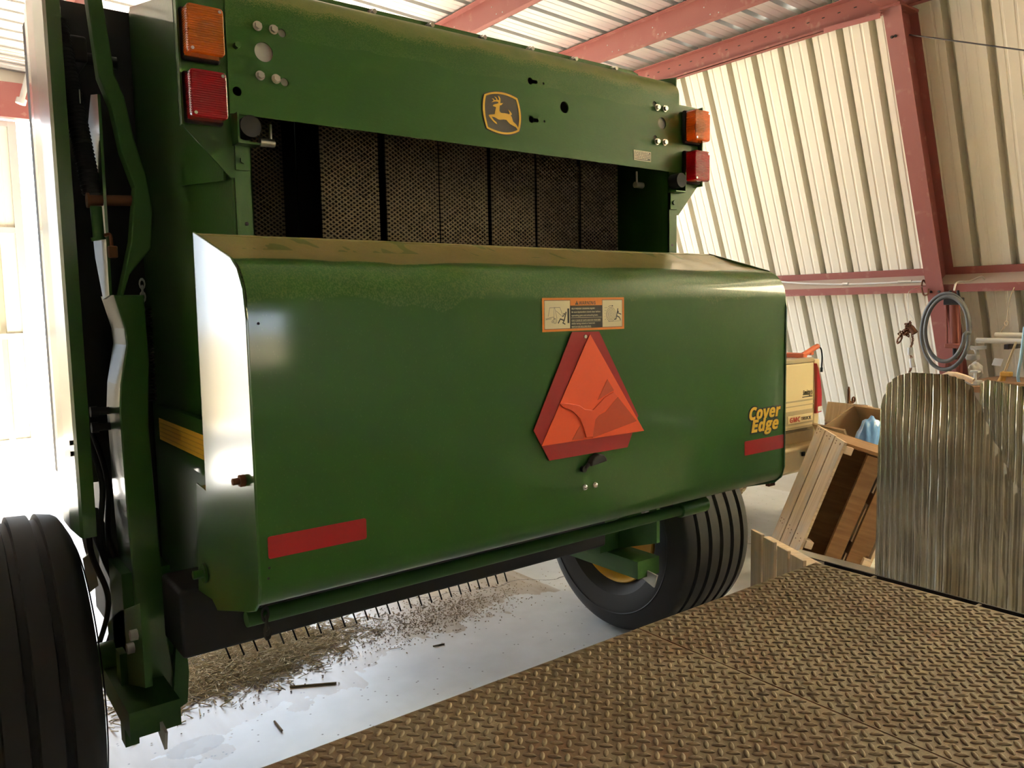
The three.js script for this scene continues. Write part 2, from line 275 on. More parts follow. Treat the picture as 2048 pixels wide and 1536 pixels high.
for (const s of [1, -1]) {
  const o = struct(numbered('eave_strut'), null, null, 'pinkish red eave strut with slotted web'), X = (x) => (s > 0 ? x : 1 - x), b = (x0, x1, ...r) => (s > 0 ? bx(x0, x1, ...r) : bx(1 - x1, 1 - x0, ...r));
  mesh('web', boxUV(J(b(6.78, 6.786, 4.065, 4.275, Z0, Z1), b(6.7, 6.786, 4.27, 4.276, Z0, Z1), b(6.72, 6.786, 4.065, 4.071, Z0, Z1), b(6.72, 6.725, 4.065, 4.09, Z0, Z1))), M.redIron, o);
  if (s > 0) { const n = []; for (let z = -8.6; z < -3.4; z += 0.1524) n.push(bx(6.777, 6.7805, 4.2, 4.208, z, z + 0.026)); mesh('slots', J(n), M.black, o); }
  struct(numbered('eave_trim'), b(6.84, 6.99, 4.2, 4.4, Z0, Z1), M.cream, 'cream eave flashing closing the roof edge');
  // girt: outer flange on the wall, web sloping down to the inner flange
  const g = struct(numbered('girt'), null, null, 'dusty red wall girt running along the slanting wall'), W = [[7.725, 1.943], [7.748, 1.878], [7.6, 1.785], [7.622, 1.713]];
  const seg = (i, t) => { const [a, c] = [W[i], W[i + 1]], n = [-(c[1] - a[1]), c[0] - a[0]], l = Math.hypot(...n), k = [n[0] / l * t, n[1] / l * t]; return ext(shape([[X(a[0]), a[1]], [X(c[0]), c[1]], [X(c[0] + k[0]), c[1] + k[1]], [X(a[0] + k[0]), a[1] + k[1]]]), Z1 - Z0).translate(0, 0, Z0); };
  mesh('outer_flange', boxUV(seg(0, 0.005)), M.redIron, g); mesh('web', boxUV(seg(1, 0.004)), M.dustyWeb, g); mesh('inner_flange', boxUV(seg(2, 0.005)), M.redIron, g);
}
const flX = (y) => 8.25 - 0.4 * y;                                        // inner face of the columns
[-3.463, 2.6].forEach((zc, i) => {
  for (const s of [1, -1]) {
    const o = struct(numbered('column'), null, null, 'dark red tapered steel column against the slanting wall'), X = (x) => (s > 0 ? x : 1 - x);
    const strip = (a, b, z0, z1) => ext(shape([[X(a(0)), 0], [X(b(0)), 0], [X(b(4.05)), 4.05], [X(a(4.05)), 4.05]]), z1 - z0).translate(0, 0, z0);
    mesh('inner_flange', boxUV(strip(flX, (y) => flX(y) + 0.012, zc - 0.076, zc + 0.076)), M.redIron, o);
    mesh('web', boxUV(strip((y) => flX(y) + 0.012, (y) => wallX(y) - 0.012, zc - 0.004, zc + 0.004)), M.redIron, o);
    mesh('outer_flange', boxUV(strip((y) => wallX(y) - 0.014, (y) => wallX(y) - 0.004, zc - 0.076, zc + 0.076)), M.redIron, o);
    mesh('cap_plate', boxUV(s > 0 ? bx(6.6, 6.92, 4.05, 4.07, zc - 0.085, zc + 0.085) : bx(1 - 6.92, 1 - 6.6, 4.05, 4.07, zc - 0.085, zc + 0.085)), M.redIron, o);
    if (s > 0 && !i) mesh('bolt_heads', J([[3.84, -0.03], [3.84, 0.0], [1.72, -0.035], [1.72, 0.035]].map(([y, dz]) => new THREE.CylinderGeometry(0.012, 0.012, 0.012, 6).rotateZ(Math.PI / 2).translate(flX(y) - 0.004, y, zc + dz))), M.darkSteel, o);
    const r = struct(numbered('rafter'), null, null, 'dark red roof rafter'), f = (x0, y0, x1, y1, h, z0, z1) => ext(shape([[X(x0), y0], [X(x1), y1], [X(x1), y1 + h], [X(x0), y0 + h]]), z1 - z0).translate(0, 0, z0);
    const ye = roofY(6.7) - 0.02, yr = roofY(RX) - 0.02;
    mesh('web', boxUV(f(6.7, 4.07, RX, yr - 0.3, 0.17, zc - 0.004, zc + 0.004)), M.redIron, r);
    mesh('lower_flange', boxUV(f(6.7, 4.07, RX, yr - 0.3, 0.012, zc - 0.076, zc + 0.076)), M.redIron, r);
  }
});
{
  const o = struct('flange_brace', null, null, 'short red angle brace from eave strut to column');
  mesh('angle', boxUV(J(bar([6.73, 4.09, -4.12], [6.6, 4.02, -3.53], 0.045, 0.004), bar([6.715, 4.07, -4.12], [6.585, 4.0, -3.53], 0.004, 0.045))), M.redIron, o);
}
// far doorway: header and the sliding leaf that stands half open
struct('door_header', boxUV(bx(-3.6, 6.6, 4.02, 4.43, Z0 + 0.005, Z0 + 0.13)), M.redIron, 'red beam above the far doorway');
{
  const d = struct('door_1', null, null, 'cream sliding door leaf with steel frame, half open');
  for (let k = 0; k < 4; k++) { const g = ribPanel(3.86, [1.18 - (k + 1) * MOD, 0.1, Z0 - 0.04], [1, 0, 0], [0, 1, 0], [0, 0, -1]); mesh('door_sheet', g, M.cream, d); }
  for (const y of [0.06, 1.37, 2.66, 3.93]) mesh('rail', bx(-2.5, 1.2, y, y + 0.07, Z0 - 0.045, Z0 + 0.0), M.doorFrame, d);
  for (const x of [1.11, -0.65, -2.5]) mesh('stile', bx(x, x + 0.09, 0.06, 4.0, Z0 - 0.045, Z0 + 0.004), M.doorFrame, d);
}
{
  const o = struct('track_hanger', null, null, 'pale pipe hanger above the doorway');
  mesh('pipe', rod([1.36, 4.6, -11.05], [1.235, 4.17, -11.05], 0.03), M.doorFrame, o); mesh('foot', rod([1.24, 4.19, -11.05], [1.222, 4.13, -11.05], 0.055), M.doorFrame, o);
}

// ---------------------------------------------------------------- the round baler
const CX = 1.535, mir = (x) => 2 * CX - x;                                 // left and right of the baler
const baler = thing('round_baler', 'green round baler standing on the concrete floor, rear gate towards the steel deck', 'baler', [CX, 0, -2.81]);
const bp = (n, g, m, l) => part(baler, n, g, m, l);
const hex = (x, y, z, r, h) => new THREE.CylinderGeometry(r, r, h, 6).rotateX(Math.PI / 2).translate(x, y, z + h / 2);
const disc = (x, y, z, r, h, s = 20) => new THREE.CylinderGeometry(r, r, h, s).rotateX(Math.PI / 2).translate(x, y, z + h / 2);
const hexX = (x, y, z, r, h) => new THREE.CylinderGeometry(r, r, h, 6).rotateZ(Math.PI / 2).translate(x, y, z);
function bolt(parent, x, y, z, m = M.zinc, r = 0.009) { const b = part(parent, 'bolt', [disc(x, y, z, r * 1.35, 0.0025), hex(x, y, z + 0.0025, r, 0.009)], m); return b; }
// big rear hood: flat top, rounded front edge, vertical face, rounded bottom
{
  const prof = [[-1.985, 0.9], [-1.9, 0.925], ...arc(-1.725, 1.045, 0.06, -1.88, 0, 10), [-1.665, 1.2], [-1.665, 1.4], [-1.665, 1.62], ...arc(-1.765, 1.66, 0.1, 0, 1.29, 14), [-1.85, 1.782], [-1.93, 1.809], [-2.005, 1.835]];
  bp('hood', bentSheet(prof, 0.568, mir(0.568), 0.003), M.hood);
  const zy = [[-2.009, 1.838], [-1.741, 1.76], [-1.702, 1.735], [-1.672, 1.69], [-1.661, 1.625], [-1.66, 1.045], [-1.672, 1.005], [-1.7, 0.98], [-1.735, 0.968], [-1.979, 0.898], [-2.026, 0.918]];
  for (const s of [0, 1]) {
    const p = bp('hood_side_plate', plateX(zy, s ? mir(0.568) : 0.562, 0.006, 0.0015), M.shield);
    part(p, 'side_bolt', [hexX(s ? mir(0.556) : 0.556, 1.273, -1.72, 0.014, 0.012), hexX(s ? mir(0.545) : 0.545, 1.273, -1.72, 0.008, 0.02)], M.rust);
  }
  bp('hood_top_flange', [bx(0.57, mir(0.57), 1.822, 1.83, -2.01, -1.985)], M.hood);
  // latch, bolts and rivets on the face
  bp('latch_handle', [plateZ([[1.53, 1.183], [1.532, 1.195], [1.542, 1.208], [1.56, 1.214], [1.58, 1.21], [1.59, 1.199], [1.591, 1.19]], -1.663, 0.022, 0.003), rod([1.515, 1.176, -1.655], [1.53, 1.188, -1.655], 0.006), disc(1.512, 1.175, -1.664, 0.009, 0.012)], M.black, 'black half-round latch handle');
  for (const x of [1.52, 1.561]) bp('face_bolt', [disc(x, 1.12, -1.665, 0.009, 0.004), new THREE.SphereGeometry(0.0085, 12, 8).scale(1, 1, 0.7).translate(x, 1.12, -1.66)], M.chrome);
  for (const [x, y] of [[0.59, 1.617], [0.588, 1.083], [0.585, 1.06]]) bp('rivet', disc(x, y, -1.6655, 0.003, 0.001), M.black);
  for (const [x0, x1, y0, y1] of [[0.587, 0.824, 1.103, 1.153], [2.272, 2.503, 1.115, 1.165]]) {
    const r = 0.006, s = new THREE.Shape(); s.moveTo(x0 + r, y0); s.lineTo(x1 - r, y0); s.quadraticCurveTo(x1, y0, x1, y0 + r); s.lineTo(x1, y1 - r); s.quadraticCurveTo(x1, y1, x1 - r, y1); s.lineTo(x0 + r, y1); s.quadraticCurveTo(x0, y1, x0, y1 - r); s.lineTo(x0, y0 + r); s.quadraticCurveTo(x0, y0, x0 + r, y0);
    bp('reflector_strip', ext(s, 0.0012).translate(0, 0, -1.6648), M.reflector, 'red reflective strip');
  }
  // lettering
  for (const [t, x, y, w] of [['Cover', 2.29, 1.237, 0.184], ['Edge', 2.304, 1.192, 0.16]]) {
    const l = bp('lettering', words(t, 0.042, { slant: 0.18, out: 0.0062, width: w + 0.011, depth: 0.0003 }).translate(x - 0.001, y, -1.6645), M.decalBlack, t + ' in yellow letters edged black');
    part(l, 'letter_face', words(t, 0.042, { slant: 0.18, out: 0.0014, width: w, depth: 0.0006 }).translate(x, y, -1.664), M.decalYellow);
  }
}
// warning decal
{
  const t = canvasTex(1040, 310, (c, w, h) => {
    c.fillStyle = '#e88a22'; c.fillRect(0, 0, w, h); c.fillStyle = '#161210'; c.fillRect(24, 22, w - 48, h - 44);
    c.fillStyle = '#efe7c4'; c.fillRect(28, 26, 306, h - 52); c.fillRect(748, 26, 264, h - 52);
    c.fillStyle = '#e88a22'; c.fillRect(338, 22, 406, 52);
    c.fillStyle = '#161210'; c.beginPath(); c.moveTo(398, 66); c.lineTo(420, 28); c.lineTo(442, 66); c.fill(); c.fillStyle = '#e88a22'; c.fillRect(418, 40, 4, 14); c.fillRect(418, 58, 4, 4);
    c.fillStyle = '#161210'; c.font = 'bold 44px sans-serif'; c.fillText('WARNING', 446, 66, 240);
    c.fillStyle = '#efe7c4';
    const L = [['bold', 'HELP PREVENT CRUSHING INJURY:', 110, 300], ['bold', 'Be sure bystanders stand clear before', 142, 370], ['bold', 'operating gate and unloading bale.', 174, 340], ['bold', 'STAY CLEAR OF GATE AND/OR PUSH BAR', 220, 370], ['bold', 'while being raised or lowered.', 250, 300], ['bold', 'WATCH FOR ROLLING BALE.', 279, 250]];
    for (const [f, s, y, mw] of L) { c.font = f + ' 22px sans-serif'; c.fillText(s, 352, y, mw); }
    c.fillRect(346, 186, 390, 4); c.fillRect(352, 225, 370, 2); c.fillRect(352, 283, 250, 2);
    c.strokeStyle = '#161210'; c.lineWidth = 3; c.fillStyle = '#161210';
    c.beginPath(); c.moveTo(70, 170); c.lineTo(90, 90); c.lineTo(210, 88); c.lineTo(250, 170); c.moveTo(140, 90); c.lineTo(138, 200); c.moveTo(148, 90); c.lineTo(175, 190); c.moveTo(165, 120); c.lineTo(230, 165); c.moveTo(40, 190); c.lineTo(130, 176); c.lineTo(150, 196); c.moveTo(40, 200); c.lineTo(110, 190); c.stroke();
    for (const r of [24, 12]) { c.beginPath(); c.arc(150, 212, r, 0, 7); c.stroke(); } c.beginPath(); c.arc(120, 218, 9, 0, 7); c.stroke();
    const limb = (p, lw) => { c.lineWidth = lw; c.lineJoin = 'round'; c.beginPath(); p.forEach(([x, y], i) => (i ? c.lineTo(x, y) : c.moveTo(x, y))); c.stroke(); };
    limb([[286, 130], [262, 210], [215, 195], [188, 235]], 12); limb([[262, 210], [245, 232], [275, 245]], 10); limb([[262, 165], [235, 172]], 9); c.beginPath(); c.arc(262, 150, 9, 0, 7); c.fill();
    c.fillRect(302, 100, 22, 135);
    for (const r of [68, 54, 40, 26, 12]) { c.lineWidth = 3; c.beginPath(); c.ellipse(862, 165, r * 0.95, r, 0, 0, 7); c.stroke(); }
    limb([[820, 234], [1000, 228]], 2); limb([[825, 90], [850, 80], [880, 82]], 3); c.beginPath(); c.moveTo(875, 74); c.lineTo(893, 82); c.lineTo(875, 90); c.fill();
    limb([[955, 108], [938, 178], [930, 210], [905, 214]], 11); limb([[938, 180], [975, 195], [990, 222]], 10); limb([[945, 150], [1000, 166]], 9); c.beginPath(); c.arc(958, 140, 9, 0, 7); c.fill();
    for (const [y, n] of [[98, 40], [126, 20], [154, 10], [184, 10], [212, 20]]) limb([[775, y], [775 + n, y]], 2);
  });
  const g = new THREE.BoxGeometry(0.314, 0.093, 0.0008).translate(1.528, 1.6195, -1.664);
  bp('warning_decal', g, std([1, 1, 1], 0.45, 0, { map: t }), 'orange edged warning decal with two pictograms');
}
// slow-moving-vehicle sign
{
  const at = (pts) => pts.map(([x, y]) => [1.53 + x / 1000, 1.4 + y / 1000]);
  const s = bp('slow_vehicle_sign', plateZ(at([[-54.3, 170.5], [49.4, 168.6], [210.1, -92.2], [163.2, -183.5], [-144, -183.8], [-198, -93.7]]), -1.662, 0.0025), M.smvRed, 'red edged orange triangle sign with a peeling face');
  const tri = (pts, z, d, bend = []) => { const g = plateZ(at(pts), z, d); return g; };
  part(s, 'orange_triangle', tri([[11.6, 162.4], [232.8, -140.7], [-172.6, -139.2]], -1.6585, 0.0012), M.smvOrange);
  part(s, 'peeled_film', tri([[78.2, 28.2], [104.5, -6.4], [38.5, -29.8]], -1.657, 0.0007), M.smvPeel);
  part(s, 'peeled_film', tri([[24.9, -93.2], [35.4, -77.1], [69.5, -67], [120.4, -27.1], [199.9, -107.2], [16.7, -138.1]], -1.657, 0.0007), M.smvPeel);
  part(s, 'peeled_film', tri([[-30.9, -96.9], [-13.8, -130.8], [-18.9, -137.1], [-61.2, -134.8]], -1.657, 0.0007), M.smvPeel);
  part(s, 'blistered_film', plateZ(at([[-108, -26.5], [-71.9, -29.6], [-32.6, -38.7], [-12.8, -51.7], [17.7, -56.4], [35.8, -44.8], [64.6, -24.4], [101.8, -10.1], [117.7, -24.9], [85.5, -49.2], [48.5, -68.8], [27.6, -85.9], [16.8, -134.3], [-8.7, -133.3], [-20.9, -99.8], [-33.1, -76.1], [-62.4, -50.9], [-96.3, -38.5]]), -1.6575, 0.003, 0.0013), M.smvWorn);
  part(s, 'sign_rivet', disc(1.525, 1.556, -1.66, 0.005, 0.003), M.zinc);
}
// upper rear panel with its holes, curved top and bolted flange
{
  const s = shape([[0.684, 2.144], [mir(0.684), 2.144], [mir(0.684), 2.425], [0.684, 2.425]]);
  const hole = (x, y, r) => { const p = new THREE.Path(); p.absarc(x, y, r, 0, Math.PI * 2, true); s.holes.push(p); };
  const key = (x, y, r, d, w) => { const p = new THREE.Path(); const a = Math.asin(w / r); p.absarc(x, y, r, a, Math.PI * 2 - a, false); p.lineTo(x + d, y - w); p.absarc(x + d, y, w, -Math.PI / 2, Math.PI / 2, false); p.closePath(); s.holes.push(p); };
  hole(0.779, 2.31, 0.0245); hole(0.705, 2.201, 0.0115); hole(1.808, 2.31, 0.019); hole(1.717, 2.374, 0.004); hole(1.719, 2.253, 0.004); hole(2.291, 2.317, 0.0215);
  key(1.662, 2.374, 0.011, 0.024, 0.006); key(1.664, 2.252, 0.011, 0.024, 0.006);
  for (const [x, y] of [[0.83, 2.367], [0.831, 2.243], [2.25, 2.381], [2.255, 2.259]]) hole(x, y, 0.0105);
  const g = clean(ext(s, 0.004).translate(0, 0, -2.064)), p = g.attributes.position, uv = g.attributes.uv;
  for (let i = 0; i < p.count; i++) uv.setXY(i, (p.getX(i) - 0.684) / (mir(0.684) - 0.684), (p.getY(i) - 2.144) / 0.45);
  bp('upper_panel', g, M.topPanel);
  const prof = [[-2.06, 2.423], ...arc(-2.12, 2.43, 0.06, 0.05, 1.3, 10), [-2.15, 2.4965], [-2.19, 2.5]];
  const cv = bentSheet(prof, 0.684, mir(0.684), 0.004), cu = cv.attributes.uv; for (let i = 0; i < cu.count; i++) cu.setY(i, 0.62 + 0.38 * cu.getY(i));
  bp('upper_panel_top', cv, M.topPanel);
  bp('top_flange', plateZ([[0.7, 2.47], [mir(0.76), 2.47], [mir(0.74), 2.475], [mir(0.77), 2.527], [mir(0.8), 2.535], [0.7, 2.535]], -2.195, 0.004), M.topPanel);
  for (let x = 0.96; x < 2.3; x += 0.2) bp('flange_bolt', [hex(x, 2.521, -2.191, 0.012, 0.012), disc(x, 2.521, -2.18, 0.007, 0.016)], M.zinc);
  for (const k of [0, 1]) {
    const X = (x) => (k ? mir(x) : x);
    bp('mounting_plate', bx(Math.min(X(0.74), X(0.86)), Math.max(X(0.74), X(0.86)), 2.2, 2.41, -2.075, -2.07), M.white);
    for (const [x, y] of [[0.765, 2.372], [0.807, 2.371], [0.766, 2.249], [0.808, 2.247]]) bolt(baler, X(x), y, -2.06);
  }
  bp('stud', [hex(0.706, 2.311, -2.06, 0.008, 0.02)], M.paint);
  // maker's emblem: leaping deer in a barrel-shaped frame
  const ctr = ([x, y]) => [1.543 + x / 1000, 2.257 + y / 1000];
  const barrel = (c, k = 1) => { const q = c.map(([x, y]) => ctr([x * k, y * k])), s = new THREE.Shape(); s.moveTo(...q[0]); for (let i = 0; i < 8; i += 2) { const a = q[i], m = q[i + 1], b = q[(i + 2) % 8]; s.quadraticCurveTo(2 * m[0] - (a[0] + b[0]) / 2, 2 * m[1] - (a[1] + b[1]) / 2, ...b); } return s; };
  const ring = [[-66.9, 47.7], [-5, 63], [62.2, 53.4], [75.7, 1.2], [67.6, -49.1], [8, -65.4], [-60.7, -54.6], [-74.2, 0]], ringI = [[-60.9, 44.5], [-5, 57], [57, 48], [68.3, -1], [60.8, -45.9], [8, -59.5], [-55.8, -50.2], [-66.7, 1]];
  const e = bp('emblem_decal', ext(barrel(ring, 1.045), 0.0008).translate(0, 0, -2.0596), M.decalDark, 'dark emblem with a yellow leaping deer and yellow frame');
  const fr = barrel(ring); fr.holes.push(new THREE.Path(barrel(ringI).getPoints(10)));
  part(e, 'emblem_frame', ext(fr, 0.0008).translate(0, 0, -2.0585), M.decalYellow);
  const deer = [[-35.6, 18], [-31, 21.6], [-21.2, 24.9], [-13.4, 28], [-13.4, 29.9], [-15.4, 32.1], [-25.2, 31.5], [-33.6, 29.2], [-40.6, 26.9], [-33.6, 32.5], [-31.4, 34.7], [-39, 38.9], [-33.4, 39.1], [-27.9, 35], [-22.3, 36.3], [-21.1, 39.2], [-29, 46.3], [-22.1, 44.5], [-17.7, 40.2], [-16.7, 37.6], [-11.8, 37.2], [-10.3, 40.7], [-15, 50.5], [-9.4, 48.6], [-5.6, 43], [-5.5, 37], [-6.4, 28.6], [5, 30.7], [-0.1, 25.6], [-3.7, 22.4], [-7.9, 23.2], [-9.5, 14.4], [-10.2, 5.5], [-7.7, 0.9], [-2.1, -0.6], [10.7, 0.3], [20.6, 0.2], [29.2, -0.9], [30.7, 3.2], [25.2, 13], [30.9, 9.9], [36.5, 5], [39.6, 0.4], [36.4, -2.8], [33.5, -3.7], [37.7, -7.1], [40.4, -13.4], [43.9, -22], [54.6, -28.5], [58.9, -32.4], [63.8, -39.7], [65.2, -45.2], [61.5, -45.1], [55.8, -38.4], [44.3, -34.8], [31.4, -30.8], [22.9, -25.1], [17.3, -19.7], [5.9, -19.8], [-8.3, -22.7], [-15.3, -22.2], [-27.8, -17.7], [-40.4, -16.5], [-39.7, -19.2], [-32.3, -26.5], [-23.3, -31.4], [-19.7, -37.6], [-26.9, -35.7], [-36.5, -29.8], [-44.7, -23.1], [-51.4, -16.3], [-52.5, -13.7], [-48.5, -11.8], [-34.6, -9.2], [-28.3, -7.6], [-28.2, -2.3], [-25.8, 6.7], [-23.1, 14.2], [-28.4, 15], [-34, 15.7]];
  part(e, 'deer', plateZ(deer.map(ctr), -2.0585, 0.0008), M.decalYellow);
  const lt = canvasTex(260, 110, (c) => { c.fillStyle = '#e9e4c8'; c.fillRect(0, 0, 260, 110); c.fillStyle = '#3a3524'; c.fillRect(8, 8, 244, 94); c.fillStyle = '#e9e4c8'; for (let i = 0; i < 5; i++) { let x = 14; while (x < 236 - (i === 4 ? 40 : 0)) { const n = 8 + (hash(i, x, 4) * 26 | 0); c.fillRect(x, 14 + i * 17, Math.min(n, 244 - x), 9); x += n + 5; } } });
  bp('notice_label', new THREE.BoxGeometry(0.09, 0.036, 0.0008).translate(2.184, 2.187, -2.0592), std([1, 1, 1], 0.5, 0, { map: lt }), 'small cream label with lines of print');
}
// tail lights on their brackets
for (const k of [0, 1]) {
  const X = (x) => (k ? mir(x) : x), b = (x0, x1, ...r) => bx(Math.min(X(x0), X(x1)), Math.max(X(x0), X(x1)), ...r);
  bp('light_bracket', [b(0.562, 0.69, 2.1, k ? 2.4 : 2.56, -2.072, -2.066), b(0.562, 0.567, 2.1, k ? 2.4 : 2.56, -2.072, -2.045), plateZ([[X(0.57), 2.1], [X(0.69), 2.1], [X(0.69), 1.985], [X(0.68), 1.985]], -2.072, 0.006)], M.paint);
  for (const [n, y, m, w] of [['turn_lamp', 2.318, M.amber, 'amber'], ['tail_lamp', 2.168, M.redLens, 'red']]) {
    const l = bp(n, rb(Math.min(X(0.57), X(0.664)), Math.max(X(0.57), X(0.664)), y - 0.062, y + 0.062, -2.066, -2.047, 0.008), M.rubber, w + ' square lamp');
    const h = new THREE.Shape(), r = 0.012, a = 0.044, c = 0.057; h.moveTo(-a + r, -c); h.lineTo(a - r, -c); h.quadraticCurveTo(a, -c, a, -c + r); h.lineTo(a, c - r); h.quadraticCurveTo(a, c, a - r, c); h.lineTo(-a + r, c); h.quadraticCurveTo(-a, c, -a, c - r); h.lineTo(-a, -c + r); h.quadraticCurveTo(-a, -c, -a + r, -c);
    const cx = X(0.617), lens = new THREE.ExtrudeGeometry(h, { depth: 0.036, bevelEnabled: true, bevelSize: 0.004, bevelThickness: 0.006, bevelOffset: -0.004, bevelSegments: 2, curveSegments: 6 });
    const lg = clean(lens), lp = lg.attributes.position, lu = lg.attributes.uv; for (let i = 0; i < lp.count; i++) lu.setXY(i, lp.getX(i) / 0.1, (lp.getY(i) + 0.06) / 0.12);
    part(l, 'lens', lg.translate(cx, y, -2.042), m);
    part(l, 'lamp_base', bx(cx - 0.041, cx + 0.041, y - 0.054, y + 0.054, -2.046, -2.043), M.white);
    part(l, 'reflector_bowl', new THREE.SphereGeometry(0.027, 20, 10, 0, Math.PI * 2, 0, Math.PI / 2).rotateX(-Math.PI / 2).translate(cx + 0.006, y, -2.012), M.steel);
    part(l, 'bulb', new THREE.SphereGeometry(0.009, 12, 8).translate(cx + 0.006, y, -2.016), M.white);
    for (const [dx, dy] of [[0.034, 0.047], [-0.034, -0.047]]) part(l, 'screw', disc(cx + dx, y + dy, -1.9998, 0.0038, 0.002, 10), M.zinc);
  }
  // gate post, rubber stop and its bracket
  bp('gate_post', [b(0.69, 0.735, 1.75, 2.145, -2.072, -2.066), b(0.731, 0.735, 1.75, 2.145, -2.13, -2.066)], M.paint);
  bp('post_bolt', [hex(X(0.712), 2.03, -2.066, 0.009, 0.01)], M.paint);
  bp('post_hole', disc(X(0.715), 1.87, -2.0662, 0.005, 0.0006), M.black);
  const br = bp('stop_bracket', [b(0.688, 0.745, 2.065, 2.07, -2.066, -2.02), b(0.688, 0.693, 2.065, 2.14, -2.066, -2.02), b(0.692, 0.73, 2.005, 2.066, -2.066, -2.061)], M.paint);
  part(br, 'rubber_stop', [disc(X(0.72), 2.108, -2.06, 0.027, 0.045, 24)], M.rubber);
  bp('belt_guide', [rod([X(0.79), 2.1, -2.15], [X(0.83), 2.1, -2.15], 0.012), rod([X(0.82), 2.1, -2.15], [X(0.822), 2.15, -2.15], 0.004)], M.zinc);
}
// belts with their raised diamond tread
{
  const ridgeGeo = (w, y0, y1) => {
    const g = [], px = 0.0205, py = 0.014, h = 0.004, t = 0.0046, kx = w, n = Math.ceil((y1 - y0 + w * py / px) / py);
    for (const d of [1, -1]) for (let i = -Math.ceil(w / px); i < n; i++) {
      let a = [0, y0 + i * py], b = [kx, y0 + i * py + kx * py / px]; if (d < 0) { a = [kx, a[1]]; b = [0, b[1]]; }
      const cut = (p, q, y) => { const k = (y - p[1]) / (q[1] - p[1]); return [p[0] + (q[0] - p[0]) * k, y]; };
      if (b[1] <= y0 || a[1] >= y1) continue; if (a[1] < y0) a = cut(a, b, y0); if (b[1] > y1) b = cut(a, b, y1);
      g.push(bar([a[0], a[1], h / 2], [b[0], b[1], h / 2], h, t, [0, 1, 0]));
    }
    return J(g);
  };
  const shared = ridgeGeo(0.196, 1.7, 2.25);
  [[1.028, -2.3], [1.252, -2.3], [1.455, -2.3], [1.668, -2.3], [1.877, -2.3], [2.096, -2.3], [0.8, -2.52], [2.305, -2.62]].forEach(([x, z]) => {
    const b = bp('belt', bx(x, x + 0.196, 1.2, 2.44, z - 0.006, z), M.belt);
    const o = mesh('diamond_tread', shared, M.ridge, b); o.position.set(x - CX, 0, z + 2.81);
  });
  for (let i = 0; i < 8; i++) bp('gap_backing', bx(0.712 + i * 0.206, 0.712 + i * 0.206 + 0.203, 1.0, 2.46, -2.716, -2.71), M.belt);  // plain dark strips added behind the belts to keep the gaps dark
  bp('roller', [rod([0.7, 2.45, -2.45], [mir(0.7), 2.45, -2.45], 0.1, 24)], M.black); bp('roller', [rod([0.7, 1.3, -2.5], [mir(0.7), 1.3, -2.5], 0.12, 24)], M.black);
}
// gate and body sheets
for (const k of [0, 1]) {
  const x0 = k ? mir(0.69) : 0.684;
  bp('gate_side', plateX([[-2.072, 1.0], [-2.072, 2.5], [-2.3, 2.53], [-3.05, 2.7], [-3.12, 2.4], [-3.12, 0.7], [-2.95, 0.66], [-2.5, 0.66], [-2.2, 0.84]], x0, 0.006), M.paint);
  bp('body_side', plateX([[-3.13, 0.7], [-3.13, 2.7], [-3.8, 2.65], [-4.5, 2.0], [-4.6, 1.2], [-4.3, 0.75]], x0, 0.006), M.paint);
  const X = (x) => (k ? mir(x) : x), b = (xa, xb, ...r) => bx(Math.min(X(xa), X(xb)), Math.max(X(xa), X(xb)), ...r);
  const rail = bp('side_rail', [b(0.66, 0.684, 1.165, 1.33, -2.92, -2.1)], M.paint);
  const st = [b(0.6585, 0.66, 1.212, 1.286, -2.88, -2.14)];
  const sp = part(rail, 'yellow_stripe', st, M.decalYellow, 'yellow stripe');
  for (let i = 0; i < 4; i++) part(sp, 'stripe_groove', [b(0.6575, 0.6585, 1.224 + i * 0.015, 1.227 + i * 0.015, -2.88, -2.14)], M.yellow);
  bp('gusset_plate', plateX([[-2.08, 2.12], [-2.09, 1.98], [-2.5, 2.02], [-2.62, 2.08], [-2.35, 2.2]], X(0.672) - 0.003, 0.006), M.paint);
  bp('lower_cover', [plateX([[-2.02, 1.18], [-2.02, 0.9], [-2.2, 0.885], [-2.16, 1.19]], X(0.58) - 0.002, 0.004), b(0.58, 0.69, 1.178, 1.182, -2.16, -2.02)], M.shield);
  const bo = bp('cover_bolt', [hexX(X(0.56), 0.955, -2.12, 0.012, 0.03), new THREE.CylinderGeometry(0.026, 0.026, 0.006, 20).rotateZ(Math.PI / 2).translate(X(0.573), 0.955, -2.12)], M.paint);
}
bp('body_top', [bentSheet([[-2.2, 2.5], [-3.05, 2.7], [-3.8, 2.65], [-4.5, 2.0], [-4.6, 1.2]], 0.69, mir(0.69), 0.004)], M.paint);
bp('gate_belly', [bentSheet([[-4.3, 0.75], [-3.2, 0.7], [-2.7, 0.8], [-2.4, 0.95], [-2.2, 1.1]], 0.69, mir(0.69), 0.004)], M.black);
// frame below the hood
bp('push_bar', [rod([0.62, 0.872, -1.94], [mir(0.72), 0.872, -1.94], 0.02, 16)], M.framePaint);
bp('push_bar_end', [rod([2.25, 0.874, -1.94], [2.395, 0.874, -1.94], 0.031, 10)], M.paint);
bp('cross_beam', [rb(0.55, mir(0.86), 0.66, 0.86, -2.5, -2.29, 0.012)], M.black);
bp('axle_tube', [rod([0.33, 0.52, -2.81], [mir(0.33), 0.52, -2.81], 0.05, 16)], M.framePaint);
for (let x = 0.72; x < 1.84; x += 0.0445) bp('pickup_tine', rod([x - 0.02, 0.67, -2.5], [x + 0.022, 0.535, -2.5], 0.003, 6), M.darkSteel);
bp('drop_chain', [0, 1, 2].map((i) => new THREE.TorusGeometry(0.01, 0.0035, 6, 12).scale(0.9, 1.7, 1).rotateY(i % 2 ? 1.4 : 0.2).translate(0.655 + i * 0.002, 0.89 - i * 0.024, -1.9)), M.darkSteel);
